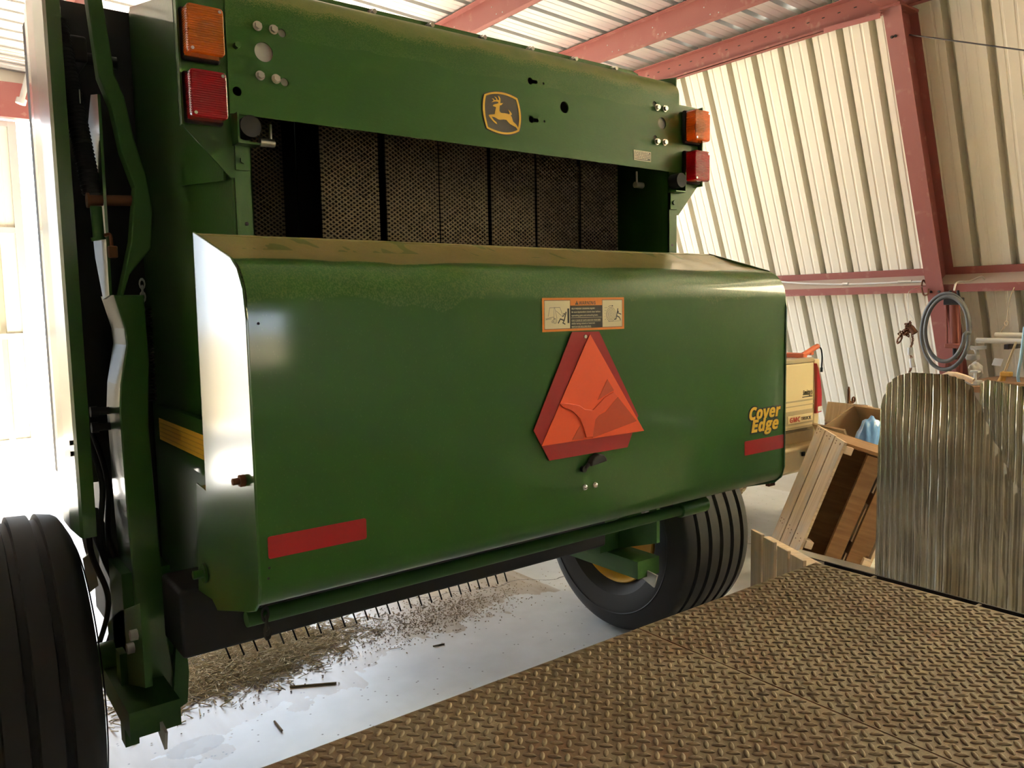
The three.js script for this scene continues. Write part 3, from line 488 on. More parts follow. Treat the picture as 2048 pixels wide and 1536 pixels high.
for (const k of [0, 1]) {
  const X = (x) => (k ? mir(x) : x), b = (xa, xb, ...r) => bx(Math.min(X(xa), X(xb)), Math.max(X(xa), X(xb)), ...r);
  const a = bp('spindle_arm', [plateX([[-2.36, 0.83], [-2.36, 0.58], [-2.6, 0.5], [-2.86, 0.44], [-2.9, 0.6], [-2.7, 0.7]], X(0.47) - 0.01, 0.02), b(0.42, 0.56, 0.42, 0.5, -2.9, -2.4), b(0.46, 0.6, 0.5, 0.85, -2.8, -2.6)], M.framePaint);
  for (const [y, z] of [[0.72, -2.42], [0.66, -2.48]]) part(a, 'arm_bolt', hexX(X(k ? 0.49 : 0.455), y, z, 0.016, 0.03), M.greyPlate);
  part(a, 'tie_plate', plateX([[-2.5, 0.46], [-2.5, 0.43], [-2.36, 0.38], [-2.34, 0.44]], X(0.5), 0.008), M.greyPlate);
}
// wheels
{
  const P = [[0.25, -0.17], [0.275, -0.2], [0.32, -0.245], [0.39, -0.262], [0.44, -0.255], [0.475, -0.238], [0.492, -0.228], [0.5, -0.215]];
  for (const g of [-0.16, -0.08, 0, 0.08, 0.16]) { const r = 0.512 - 0.16 * g * g; P.push([r, g - 0.013], [r - 0.017, g - 0.009], [r - 0.017, g + 0.009], [r, g + 0.013]); }
  P.push(...P.slice(0, 8).reverse().map(([r, x]) => [r, -x]));
  const lathe = (pts, n = 72) => toCreasedNormals(new THREE.LatheGeometry(pts.map(([r, x]) => new THREE.Vector2(r, x)), n).rotateZ(-Math.PI / 2), 0.5);
  for (const k of [0, 1]) {
    const w = new THREE.Group(); w.name = 'wheel'; w.position.set((k ? mir(0.1) : 0.1) - CX, 0.512, 0); w.rotation.y = k ? Math.PI : 0; baler.add(w);
    mesh('tire', lathe(P, 96), M.tire, w);
    mesh('sidewall_ring', lathe([[0.405, 0.262], [0.409, 0.2655], [0.413, 0.262]]), M.rubber, w);
    mesh('rim', lathe([[0.262, 0.2], [0.268, 0.205], [0.262, 0.212], [0.25, 0.2], [0.238, 0.17], [0.225, 0.1], [0.2, 0.02], [0.12, 0.0], [0.08, 0.01], [0.08, -0.05]]), M.yellow, w);
    mesh('hub', lathe([[0.001, 0.12], [0.05, 0.12], [0.055, 0.03], [0.1, 0.02], [0.1, -0.06], [0.001, -0.06]], 24), M.yellow, w);
    for (let i = 0; i < 8; i++) mesh('wheel_nut', new THREE.CylinderGeometry(0.012, 0.012, 0.025, 6).rotateZ(Math.PI / 2).translate(0.02, 0.09 * Math.cos(i * Math.PI / 4), 0.09 * Math.sin(i * Math.PI / 4)), M.zinc, w);
  }
}
// side shields: long curved covers standing off the gate
for (const k of [0, 1]) {
  const X = (x) => (k ? mir(x) : x);
  const pts = [[0.402, -2.603], [0.366, -2.6], [0.36, -2.62], [0.352, -2.75], [0.352, -2.88], [0.36, -3.0], [0.366, -3.0], [0.358, -2.88], [0.358, -2.75], [0.366, -2.625], [0.37, -2.607], [0.402, -2.608]].map(([x, z]) => [X(x), z]);
  const s = bp('side_shield', plateY(pts, 0.98, 1.62), M.shield);
  for (const y of [1.265, 1.232]) part(s, 'shield_bolt', hexX(X(0.358), y, -2.64, 0.008, 0.012), M.black);
}
// lift arm, gate cylinder, frame post and springs on the near side
{
  const px = (x0, x1, zf, pts) => plateZ(pts, zf, 0.03);
  bp('lift_arm', plateZ([[0.49, 2.75], [0.455, 2.75], [0.487, 2.33], [0.515, 2.25], [0.535, 2.12], [0.565, 2.02], [0.555, 1.94], [0.545, 1.86], [0.525, 1.78], [0.505, 1.7], [0.512, 1.685], [0.535, 1.76], [0.6, 1.84], [0.612, 1.95], [0.6, 2.06], [0.572, 2.16], [0.552, 2.28], [0.53, 2.34]].reverse(), -2.64, 0.05, 0.004), M.framePaint);
  bp('arm_face', plateX([[-2.6, 2.28], [-2.62, 1.7], [-2.72, 1.69], [-2.8, 1.82], [-2.84, 2.0], [-2.8, 2.2], [-2.7, 2.3]], 0.482, 0.008), M.shield);
  bp('frame_post', plateZ([[0.488, 1.7], [0.512, 1.6], [0.514, 1.55], [0.49, 1.43], [0.483, 1.35], [0.486, 1.0], [0.492, 0.75], [0.503, 0.4], [0.5, 0.385], [0.525, 0.36], [0.6, 0.385], [0.6, 0.44], [0.58, 0.6], [0.572, 0.9], [0.562, 1.3], [0.575, 1.5], [0.572, 1.7]], -2.79, 0.2, 0.004), M.shield);
  bp('post_foot', [plateZ([[0.58, 0.42], [0.6, 0.39], [0.622, 0.4], [0.632, 0.5], [0.628, 0.58], [0.6, 0.62]], -2.6, 0.03), bx(0.44, 0.48, 0.3, 0.6, -2.66, -2.6)], M.framePaint);
  const c = bp('gate_cylinder', rod([0.405, 2.5, -2.7], [0.462, 2.0, -2.66], 0.026, 20), M.rubber, 'ribbed black cylinder sleeve'); for (let i = 0; i < 46; i++) { const k = i / 45, q = (u) => [0.405 + 0.057 * u, 2.5 - 0.5 * u, -2.7 + 0.04 * u]; part(c, 'sleeve_rib', rod(q(k * 0.98 + 0.005), q(k * 0.98 + 0.012), 0.0285, 14), M.rubber); }
  part(c, 'cylinder_rod', rod([0.398, 2.75, -2.72], [0.405, 2.5, -2.7], 0.014), M.chrome);
  part(c, 'cylinder_label', plateX([[-2.655, 2.3], [-2.655, 2.26], [-2.645, 2.258], [-2.645, 2.298]], 0.443, 0.002), M.white);
  bp('clevis_pin', [rod([0.445, 1.978, -2.63], [0.57, 1.985, -2.63], 0.016), rod([0.44, 1.978, -2.63], [0.447, 1.978, -2.63], 0.022)], M.rust);
  bp('lock_lever', [rod([0.462, 1.96, -2.62], [0.464, 1.87, -2.62], 0.016), rod([0.462, 1.872, -2.62], [0.464, 1.862, -2.62], 0.02)], M.framePaint);
  bp('hitch_hook', [tube([[0.475, 1.875, -2.6], [0.49, 1.878, -2.6], [0.493, 1.86, -2.6], [0.493, 1.835, -2.6]], 0.005), rb(0.484, 0.508, 1.81, 1.845, -2.62, -2.59, 0.004)], M.rust);
  const sp = []; for (let i = 0; i <= 260; i++) { const a = i * 0.62; sp.push([0.635 + 0.012 * Math.cos(a), 1.66 - i * 0.0012, -2.85 + 0.012 * Math.sin(a)]); }
  bp('tension_spring', tube(sp, 0.0028, 900, 5), M.darkSteel);
  const ch = []; for (let i = 0; i < 9; i++) ch.push(new THREE.TorusGeometry(0.01, 0.0032, 5, 10).scale(0.8, 1.5, 1).rotateY(i % 2 ? 1.4 : 0.1).translate(0.61 - (i > 3 ? (i - 3) * 0.005 : 0), 1.74 - i * 0.021, -2.78));
  bp('hanging_chain', ch, M.zinc);
  // the dark works behind: black box enlarged to block light through the gap, hoses, hydraulic ram and brackets
  bp('dark_works_box', [bx(0.4, 0.68, 1.06, 2.68, -3.4, -3.05), bx(0.505, 0.68, 0.5, 1.06, -3.4, -3.05)], M.black);
  bp('bracket', [rb(0.4, 0.5, 2.42, 2.5, -3.0, -2.8, 0.01), rod([0.38, 2.46, -2.9], [0.6, 2.46, -2.9], 0.02)], M.darkSteel); for (const y of [1.34, 1.29]) bp('hose_fitting', [rod([0.44, y, -2.75], [0.52, y, -2.75], 0.012), rod([0.43, y, -2.75], [0.45, y, -2.75], 0.018, 6)], M.darkSteel);
  const ram = bp('hydraulic_ram', rod([0.44, 0.98, -2.95], [0.49, 0.78, -2.8], 0.026, 16), M.darkSteel);
  part(ram, 'ram_rod', rod([0.49, 0.78, -2.8], [0.53, 0.6, -2.7], 0.013), M.chrome);
  for (const [x, d] of [[0.4, 0], [0.43, 0.03], [0.455, -0.02]]) bp('hydraulic_hose', tube([[x, 1.3, -3], [x + 0.03, 1.1, -2.85 + d], [x + 0.01, 0.9, -2.8], [x + 0.06, 0.7, -2.85], [x + 0.03, 0.45, -3]], 0.009, 40), M.rubber);
  bp('hanger_plate', [plateZ([[0.4, 1.0], [0.44, 1.02], [0.47, 0.9], [0.46, 0.75], [0.44, 0.74], [0.42, 0.85]], -3.0, 0.01), plateZ([[0.4, 0.84], [0.43, 0.86], [0.44, 0.74], [0.41, 0.72]], -2.9, 0.01)], M.greyPlate);
}

// ---------------------------------------------------------------- flatbed trailer with the diamond-plate deck
{
  const DY = 0.89, t = thing('flatbed_trailer', 'flatbed trailer with a rusty brown diamond plate deck beside the baler', 'trailer', [0.6, 0, 0.6]);
  const lug = new THREE.SphereGeometry(1, 10, 6, 0, Math.PI * 2, 0, Math.PI / 2).scale(0.0128, 0.0042, 0.0048), pit = 0.03;
  for (const [x0, x1, z0, z1] of [[-0.9, 1.301, -1.245, 2.2], [1.305, 2.04, -1.245, 2.2]]) {
    const p = part(t, 'deck_plate', boxUV(bx(x0, x1, DY - 0.006, DY, z0, z1)), M.deck), spots = [];
    for (let x = Math.max(x0, -0.3) + 0.012; x < x1 - 0.006; x += pit / 2) { const i = Math.round((x - x0) / (pit / 2)); for (let z = z0 + 0.012 + (i & 1 ? pit / 2 : 0); z < 0.55; z += pit) spots.push([x, z, i & 1]); }
    const im = new THREE.InstancedMesh(lug, M.deck, spots.length), m = new THREE.Matrix4();
    spots.forEach(([x, z, o], k) => im.setMatrixAt(k, m.makeRotationY((o ? 1 : -1) * Math.PI / 4 + rr(-0.05, 0.05)).setPosition(x - 0.6, DY - 0.0003, z - 0.6)));
    im.name = 'tread_lugs'; im.userData.kind = 'stuff'; im.castShadow = im.receiveShadow = true; p.add(im);
  }
  part(t, 'weld_seam', tube(Array.from({ length: 30 }, (_, i) => [1.303 + rr(-0.0015, 0.0015), DY - 0.002, -1.24 + i * 0.118]), 0.002, 90, 5), M.rust);
  part(t, 'front_channel', boxUV(bx(-0.9, 2.04, DY - 0.13, DY - 0.006, -1.243, -1.235)), M.darkSteel);
  part(t, 'side_channel', boxUV(bx(2.03, 2.038, DY - 0.13, DY - 0.006, -1.24, 2.2)), M.darkSteel);
  part(t, 'rub_rail', boxUV(bx(2.076, 2.082, DY - 0.075, DY - 0.004, -1.24, 2.2)), M.darkSteel);
  for (let z = -1.09; z < 2.2; z += 0.27) part(t, 'rail_spacer', bx(2.038, 2.076, DY - 0.07, DY - 0.006, z, z + 0.008), M.deck);
  for (const x of [-0.4, 0.5, 1.5]) part(t, 'frame_rail', bx(x, x + 0.06, DY - 0.2, DY - 0.006, -1.23, 2.2), M.darkSteel);
  for (const x of [-0.62, 1.72]) { const w = part(t, 'trailer_tire', new THREE.TorusGeometry(0.25, 0.1, 14, 36).rotateY(Math.PI / 2).scale(1, 1, 1).translate(x, 0.351, 1.2), M.tire); part(w, 'trailer_rim', rod([x - 0.07, 0.351, 1.2], [x + 0.07, 0.351, 1.2], 0.17, 24), M.greyPlate); }
  part(t, 'trailer_axle', rod([-0.62, 0.351, 1.2], [1.72, 0.351, 1.2], 0.04), M.darkSteel);
  for (const x of [-0.4, 1.5]) part(t, 'axle_hanger', bx(x, x + 0.06, 0.33, DY - 0.1, 1.15, 1.25), M.darkSteel);
  for (const x of [-0.3, 1.6]) part(t, 'support_leg', [bx(x, x + 0.05, 0, DY - 0.1, -0.9, -0.85), bx(x - 0.05, x + 0.1, 0, 0.012, -0.96, -0.79)], M.darkSteel);
}
// ---------------------------------------------------------------- corrugated sheets standing beyond the deck
function corrugated(top, z0, z1, x, lean, pitch, amp, bulge = 0) {
  const zm = (z0 * 0.6 + z1 * 0.4), hw = (z1 - z0) / 2;
  const P = [], U = [], nz = Math.round((z1 - z0) / pitch * 8), ny = 26, at = (i, j, o) => { const z = z0 + (z1 - z0) * i / nz, h = top(z), y = h * j / ny, b = 0.004 * Math.sin(z * 19 + y * 5) + 0.003 * Math.sin(y * 23 + z * 7); return [x + lean * y + amp * Math.sin((z - z0) / pitch * Math.PI * 2) + b * (y / 1.4) + bulge * ((z - zm) / hw) ** 2 + o, y, z, z, y]; };
  const q = (...k) => { for (const i of [0, 1, 2, 0, 2, 3]) { P.push(...k[i].slice(0, 3)); U.push(k[i][3], k[i][4]); } };
  for (const o of [0, 0.0012]) for (let i = 0; i < nz; i++) for (let j = 0; j < ny; j++) { const w = [at(i, j, o), at(i, j + 1, o), at(i + 1, j + 1, o), at(i + 1, j, o)]; q(...(o ? w : w.reverse())); }
  const g = new THREE.BufferGeometry(); g.setAttribute('position', new THREE.Float32BufferAttribute(P, 3)); g.setAttribute('uv', new THREE.Float32BufferAttribute(U, 2)); g.computeVertexNormals(); return toCreasedNormals(g, 1.2);
}
const along = (pts) => (z) => { for (let i = 0; i + 1 < pts.length; i++) if (z <= pts[i + 1][0]) { const k = (z - pts[i][0]) / (pts[i + 1][0] - pts[i][0]); return pts[i][1] + (pts[i + 1][1] - pts[i][1]) * k; } return pts.at(-1)[1]; };
solo('corrugated_sheet', 'bright corrugated galvanised sheet with rounded top standing beside the trailer deck', 'metal sheet', corrugated(along([[-1.512, 1.1], [-1.5, 1.2], [-1.485, 1.29], [-1.46, 1.34], [-1.42, 1.37], [-1.36, 1.388], [-1.225, 1.39], [-1.17, 1.375], [-1.14, 1.35], [-1.11, 1.27], [-1.075, 1.18], [-0.985, 0.98], [-0.85, 0.72], [-0.7, 0.5]]), -1.512, -0.7, 2.8, -0.015, 0.0277, 0.007, 0.15), M.sheet, [2.83, 0, -1.2]);
solo('corrugated_sheet', 'dull corrugated galvanised sheet standing behind the bright rounded one', 'metal sheet', corrugated(along([[-1.47, 1.28], [-1.44, 1.3], [-1.2, 1.27], [-0.9, 1.26], [-0.5, 1.1]]), -1.47, -0.5, 3.66, -0.05, 0.0277, 0.0065, 0.08), M.sheet, [3.66, 0, -1.0]);

// ---------------------------------------------------------------- wooden crate, standing pallet, channel, boxes
function plank(parent, name, w, h, l, mat4, m) { const o = mesh(name, boxUV(new RoundedBoxGeometry(w, h, l, 1, 0.003).translate(rr(-3, 3), rr(-3, 3), rr(-3, 3))), m, parent); const g = o.geometry; g.computeBoundingBox(); const c = g.boundingBox.getCenter(V(0, 0, 0)); g.translate(-c.x, -c.y, -c.z); o.applyMatrix4(mat4); return o; }
{
  const L = V(0.207, 0.94, 0.27).normalize(), w0 = V(-0.566, -0.11, 0.817), Wd = w0.clone().addScaledVector(L, -w0.dot(L)).normalize(), N = V(0, 0, 0).crossVectors(Wd, L).normalize(); if (N.x > 0) N.negate();
  const o = V(4.262, 0.908, -2.6), c = thing('wooden_crate', 'open weathered wooden crate of wide boards, tipped up against the heap', 'crate', o.toArray());
  const B = (l, w, d, sl, sw, sd, name, m) => { const b = new THREE.Matrix4().makeBasis(Wd, N, L), p = L.clone().multiplyScalar(l).addScaledVector(Wd, w).addScaledVector(N, d); plank(c, name, sw, sd, sl, b.setPosition(p), m); };
  const LEN = 0.82;
  for (const d of [0, -0.42]) [[0.054, 0.108], [0.174, 0.112], [0.298, 0.114]].forEach(([w, sw], i) => B(-LEN / 2 + rr(-0.004, 0.004), w, d, LEN, sw, 0.018, 'board', M.wood));
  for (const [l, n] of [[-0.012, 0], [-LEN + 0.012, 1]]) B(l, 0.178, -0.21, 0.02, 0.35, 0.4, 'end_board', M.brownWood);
  for (const l of [-0.04, -LEN + 0.2]) for (const d of [-0.03, -0.39]) B(l, 0.335, d, 0.045, 0.06, 0.045, 'batten', M.wood);
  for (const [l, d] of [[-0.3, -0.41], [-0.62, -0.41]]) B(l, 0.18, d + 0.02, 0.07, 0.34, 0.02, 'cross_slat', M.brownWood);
  B(-LEN / 2, 0.01, -0.21, LEN, 0.015, 0.4, 'back_board', M.brownWood);  // brown old wood on inner boards; the colour also deepens the interior shade
  for (const [d, sd] of [[-0.2, 0.1], [-0.34, 0.12]]) B(-LEN / 2, 0.34, d, LEN - 0.06, 0.016, sd, 'added_side_board', M.brownWood);  // boards added across the open side to darken the interior
  for (const l of [-0.015, -0.03, -0.6, -0.62]) for (const w of [0.03, 0.06, 0.15, 0.19, 0.27, 0.32]) { const p = L.clone().multiplyScalar(l + rr(-0.01, 0.01)).addScaledVector(Wd, w).addScaledVector(N, 0.0093); const n = mesh('nail_head', nailG(), M.rust, c); n.quaternion.setFromUnitVectors(V(0, 1, 0), N); n.position.copy(p); }
}
function nailG() { return nailG.g ??= new THREE.CylinderGeometry(0.0035, 0.0035, 0.002, 8); }
{
  const p = thing('pallet', 'weathered wooden pallet standing on edge between baler tire and deck', 'pallet', [3.0, 0, -2.0]);
  const a = V(3.07, 0, -2.2), d = V(2.86, 0, -1.76).sub(a).normalize(), n = V(-d.z, 0, d.x).multiplyScalar(-1);
  let s = 0; [[0.095, 0.59], [0.09, 0.585], [0.085, 0.58], [0.1, 0.575]].forEach(([w, h]) => { const q = a.clone().addScaledVector(d, s + w / 2).sub(p.position); plank(p, 'board', w, h, 0.018, new THREE.Matrix4().makeBasis(d, V(0, 1, 0), n).setPosition(q.x, h / 2, q.z), M.wood); s += w + rr(0.012, 0.03); });
  for (const y of [0.06, 0.3, 0.53]) { const q = a.clone().addScaledVector(d, s / 2).addScaledVector(n, 0.05).sub(p.position); plank(p, 'stringer', s, 0.04, 0.08, new THREE.Matrix4().makeBasis(d, V(0, 1, 0), n).setPosition(q.x, y, q.z), M.wood); }
}
solo('steel_channel', 'bright galvanised steel channel lying on a wooden block beside the crate', 'steel channel', [bx(3.42, 3.5, 0.395, 0.4, -2.22, -1.55), bx(3.42, 3.425, 0.35, 0.4, -2.22, -1.55), bx(3.495, 3.5, 0.35, 0.4, -2.22, -1.55)], M.zinc, [3.46, 0.35, -1.9]);
solo('wooden_block', 'heavy wooden block carrying the galvanised channel', 'block', boxUV(rb(3.36, 3.56, 0, 0.35, -2.15, -1.6, 0.01)), M.wood, [3.46, 0, -1.9]);
{
  const b = thing('tool_tray', 'long brown wooden tray with a dark open side behind the crate', 'tray', [4.95, 0, -2.85]);
  for (const [n, g] of [['tray_leg', bx(4.72, 4.78, 0, 0.78, -3.0, -2.94)], ['tray_leg', bx(5.12, 5.18, 0, 0.68, -2.78, -2.72)], ['tray_leg', bx(4.72, 4.78, 0, 0.78, -2.78, -2.72)], ['tray_leg', bx(5.12, 5.18, 0, 0.68, -3.0, -2.94)]]) part(b, n, boxUV(g), M.wood);
  const tilt = (g) => g.translate(-4.75, -0.8, 0).rotateZ(-0.28).translate(4.75, 0.8, 0);
  part(b, 'tray_bottom', tilt(boxUV(bx(4.72, 5.25, 0.78, 0.8, -3.0, -2.7))), M.wood); part(b, 'tray_lid', tilt(boxUV(bx(4.72, 5.25, 0.905, 0.925, -3.0, -2.7))), M.wood); part(b, 'tray_back', tilt(boxUV(bx(4.72, 5.25, 0.8, 0.905, -3.0, -2.98))), M.wood); part(b, 'tray_end', tilt(boxUV(bx(4.72, 4.74, 0.8, 0.905, -2.98, -2.7))), M.wood);
}
scene.children.at(-1).position.set(5.42, 0, -2.97);
{
  const r = thing('rusty_tool', 'rusty iron tool standing on the wooden tray in front of the wall', 'tool', [4.93, 0.885, -2.9]);
  part(r, 'blade', plateZ([[4.905, 0.88], [4.905, 0.98], [4.915, 1.0], [4.925, 0.98], [4.928, 0.9], [4.96, 0.89], [4.965, 0.905], [4.975, 0.905], [4.975, 0.875]], -2.9, 0.012, 0.003), M.rust); part(r, 'ring', new THREE.TorusGeometry(0.018, 0.006, 6, 14).translate(4.955, 0.905, -2.88), M.rust); r.position.set(5.3, 0.925, -3.0);
}
{
  const c = thing('cardboard_carton', 'torn cardboard carton leaning on the heap by the corrugated sheet', 'carton', [4.75, 0, -2.45]);
  const bas = (g) => boxUV(g).translate(-4.75, -0.85, 2.45).rotateZ(0.5).rotateY(-0.35).translate(4.9, 0.77, -2.74);
  part(c, 'carton_wall', bas(bx(4.6, 4.615, 0.5, 1.0, -2.6, -2.3)), M.card); part(c, 'carton_wall', bas(bx(4.6, 4.95, 0.5, 0.94, -2.6, -2.585)), M.card); part(c, 'carton_wall', bas(bx(4.935, 4.95, 0.5, 0.94, -2.6, -2.3)), M.card); part(c, 'carton_face', bas(bx(4.6, 4.95, 0.5, 0.9, -2.31, -2.3)), M.greyPlate); part(c, 'carton_floor', bas(bx(4.6, 4.95, 0.5, 0.515, -2.6, -2.3)), M.card);
  part(c, 'prop_block', boxUV(bx(4.78, 5.0, 0, 0.47, -2.84, -2.62)), M.wood);
}
solo('plastic_sack', 'crumpled blue plastic sack tucked against the grey carton face', 'sack', (() => { const g = new THREE.SphereGeometry(0.11, 24, 16), p = g.attributes.position; for (let i = 0; i < p.count; i++) { const v = V(0, 0, 0).fromBufferAttribute(p, i), k = 1 + 0.16 * Math.sin(v.x * 60 + v.y * 33) * Math.sin(v.z * 47 + v.y * 21); p.setXYZ(i, v.x * k * 0.8, v.y * k * 1.2, v.z * k * 0.5); } g.computeVertexNormals(); return g.rotateZ(-0.6).translate(4.68, 0.8, -2.52); })(), M.bluePlastic, [4.68, 0.66, -2.52]);

// ---------------------------------------------------------------- pickup truck behind the baler
{
  const z = -3.3, t = thing('pickup_truck', 'cream and tan pickup truck backed in behind the baler, tailgate showing', 'truck', [4.45, 0, -4.8]), XR = 5.335, XL = 3.57;
  const p = (n, g, m, l) => part(t, n, g, m, l);
  const tg = p('tailgate', rb(XL, XR, 0.715, 1.2, z - 0.05, z, 0.012), M.truckCream);
  part(tg, 'tan_band', bx(XL + 0.01, XR - 0.002, 0.752, 0.855, z, z + 0.002), M.truckTan);
  for (const [y, h] of [[0.918, 0.012], [0.885, 0.008], [0.728, 0.006]]) part(tg, 'pinstripe', bx(XL + 0.01, XR - 0.002, y, y + h, z, z + 0.002), M.truckTan);
  const bd = part(tg, 'badge_plate', rb(5.0, 5.318, 0.764, 0.822, z, z + 0.008, 0.004), M.truckCream);
  part(bd, 'badge_letters', words('GMC', 0.036, { width: 0.13, depth: 0.002 }).translate(5.018, 0.774, z + 0.008), M.reflector); part(bd, 'badge_letters', words('TRUCK', 0.024, { width: 0.125, depth: 0.002 }).translate(5.165, 0.78, z + 0.008), M.decalBlack);
  const nm = part(tg, 'name_lettering', words("Smitty's", 0.036, { slant: 0.25, width: 0.125, depth: 0.001 }).translate(5.19, 0.962, z + 0.001), M.decalBlack, "Smitty's in black slanted letters"); part(nm, 'underline', bx(5.188, 5.315, 0.945, 0.951, z, z + 0.002), M.decalBlack);
  p('tailgate_cap', rb(XL, XR - 0.01, 1.2, 1.235, z - 0.06, z + 0.006, 0.008), M.truckTan);
  for (const x of [XL - 0.075, XR + 0.005]) {
    p('bed_side', [rb(x, x + 0.07, 0.55, 1.22, -5.3, z, 0.01), bx(x, x + 0.07, 0.7, 1.2, -5.3, z - 0.05)], M.truckCream);
    const tl = p('tail_light', plateZ([[x, 1.19], [x + 0.02, 1.16], [x + 0.06, 1.05], [x + 0.076, 0.95], [x + 0.078, 0.82], [x + 0.005, 0.815], [x + 0.012, 0.95], [x + 0.004, 1.08]].map((q) => q), z - 0.01, 0.03, 0.005), M.tailRed, 'tall red tail light'); part(tl, 'reverse_lens', plateZ([[x + 0.02, 0.865], [x + 0.072, 0.865], [x + 0.07, 0.83], [x + 0.02, 0.828]], z + 0.019, 0.004), M.white);
  }
  p('rear_bumper', [rb(XL - 0.05, 5.36, 0.43, 0.62, z - 0.02, z + 0.12, 0.03, 4), bx(XL, 5.3, 0.6, 0.7, z - 0.05, z + 0.02)], M.goldChrome); p('hitch_bracket', [bx(4.75, 4.76, 0.36, 0.44, z, z + 0.03), bx(4.81, 4.82, 0.36, 0.44, z, z + 0.03), bx(4.75, 4.82, 0.35, 0.36, z, z + 0.03)], M.rust);
  p('license_bracket', bx(5.0, 5.03, 0.55, 0.58, z + 0.12, z + 0.13), M.black);
  p('bed_floor', bx(XL, XR, 0.66, 0.7, -5.3, z - 0.05), M.truckTan); p('bed_front', bx(XL, XR, 0.7, 1.2, -5.3, -5.25), M.truckCream);
  p('cab', plateX([[-5.35, 0.45], [-5.35, 1.62], [-5.5, 1.7], [-6.4, 1.7], [-6.95, 1.2], [-8.1, 1.12], [-8.3, 0.95], [-8.3, 0.45]], XL - 0.07, 1.9, 0.04), M.truckCream);
  p('chassis', bx(XL + 0.3, XR - 0.3, 0.35, 0.66, -8.0, z - 0.1), M.darkSteel);
  for (const x of [XL + 0.06, XR - 0.12]) for (const zz of [-4.15, -7.4]) { const w = p('truck_tire', new THREE.LatheGeometry([[0.2, -0.1], [0.3, -0.115], [0.345, -0.1], [0.36, -0.07], [0.36, 0.07], [0.345, 0.1], [0.3, 0.115], [0.2, 0.1]].map((q) => new THREE.Vector2(...q)), 40).rotateZ(Math.PI / 2).translate(x, 0.36, zz), M.tire); part(w, 'truck_rim', rod([x - 0.09, 0.36, zz], [x + 0.09, 0.36, zz], 0.2, 24), M.greyPlate); const tr = []; for (let i = 0; i < 44; i++) for (const dx of [-0.07, -0.02, 0.03]) { const a = i / 44 * Math.PI * 2; tr.push(new THREE.BoxGeometry(0.04, 0.012, 0.036).translate(0, 0.362, 0).rotateX(a + dx * 2).translate(x + dx + 0.01, 0.36, zz)); } part(w, 'tread_blocks', tr, M.twine); }
}
{
  const s = thing('hedge_trimmer', 'orange red power tool with a curved grip and dangling cord on the truck bed', 'power tool', [5.38, 1.2, -3.42]);
  part(s, 'grip', tube([[5.37, 1.245, -3.42], [5.43, 1.262, -3.42], [5.5, 1.285, -3.42], [5.57, 1.305, -3.42]], 0.02, 24, 12), M.orangePlastic); part(s, 'trigger', rb(5.46, 5.5, 1.24, 1.272, -3.435, -3.405, 0.006), M.orangePlastic); part(s, 'motor_body', rb(5.345, 5.405, 1.223, 1.26, -3.62, -3.4, 0.01), M.orangePlastic); part(s, 'cord', [tube([[5.57, 1.3, -3.42], [5.615, 1.285, -3.42], [5.635, 1.23, -3.42], [5.632, 1.13, -3.42]], 0.006, 24), rod([5.632, 1.135, -3.42], [5.63, 1.1, -3.42], 0.01)], M.black);
}

// ---------------------------------------------------------------- things hung on the girt and the column
const gx = 7.6;
{
  const c = thing('hydraulic_cylinder', 'rusty red tie-rod hydraulic cylinder hanging from a hook on the girt', 'cylinder', [7.03, 1.0, -3.0]);
  const zc = -3.06, x = 7.02;
  part(c, 'barrel', rod([x, 1.6, zc], [x, 1.27, zc + 0.02], 0.034, 20), M.cylRed); for (const d of [-0.052, 0.052]) part(c, 'tie_rod', rod([x - 0.02, 1.62, zc + d], [x - 0.02, 1.24, zc + d + 0.02], 0.007), M.cylRed);
  part(c, 'end_cap', [rb(x - 0.05, x + 0.05, 1.6, 1.66, zc - 0.065, zc + 0.065, 0.008), rod([x, 1.66, zc - 0.04], [x, 1.72, zc - 0.03], 0.012), rod([x, 1.66, zc + 0.04], [x, 1.72, zc + 0.03], 0.012)], M.darkSteel); part(c, 'end_cap', rb(x - 0.045, x + 0.045, 1.235, 1.275, zc - 0.045, zc + 0.085, 0.008), M.cylRed);
  part(c, 'piston_rod', rod([x, 1.24, zc + 0.02], [x, 1.13, zc + 0.025], 0.016), M.darkSteel); part(c, 'clevis', [rb(x - 0.03, x + 0.03, 1.0, 1.14, zc - 0.04, zc - 0.01, 0.006), rb(x - 0.03, x + 0.03, 1.0, 1.14, zc + 0.05, zc + 0.08, 0.006), rb(x - 0.03, x + 0.03, 1.1, 1.14, zc - 0.04, zc + 0.08, 0.006)], M.cylRed);
  part(c, 'hanging_hook', tube([[7.6, 1.82, -3.06], [7.55, 1.84, -3.06], [7.3, 1.8, -3.06], [7.05, 1.78, -3.06], [7.02, 1.72, -3.06]], 0.008, 30), M.zinc);
}
{
  const el = (cz, cy, rz, ry, x, a0 = 0, n = 26, ph = 0) => Array.from({ length: n }, (_, i) => { const a = a0 + i / n * Math.PI * 2; return [x + 0.03 * Math.sin(a * 0.5 + ph), cy + ry * Math.sin(a), cz + rz * Math.cos(a)]; });
  solo('hydraulic_hose_coil', 'coil of grey rubber hose hanging round the red hydraulic cylinder', 'hose', [tube([...el(-3.09, 1.375, 0.2, 0.32, 6.93), ...el(-3.06, 1.4, 0.17, 0.27, 6.88, 0.1, 26, 1)], 0.017, 160, 8, true)], M.hose, [6.9, 1.05, -3.08]);
}
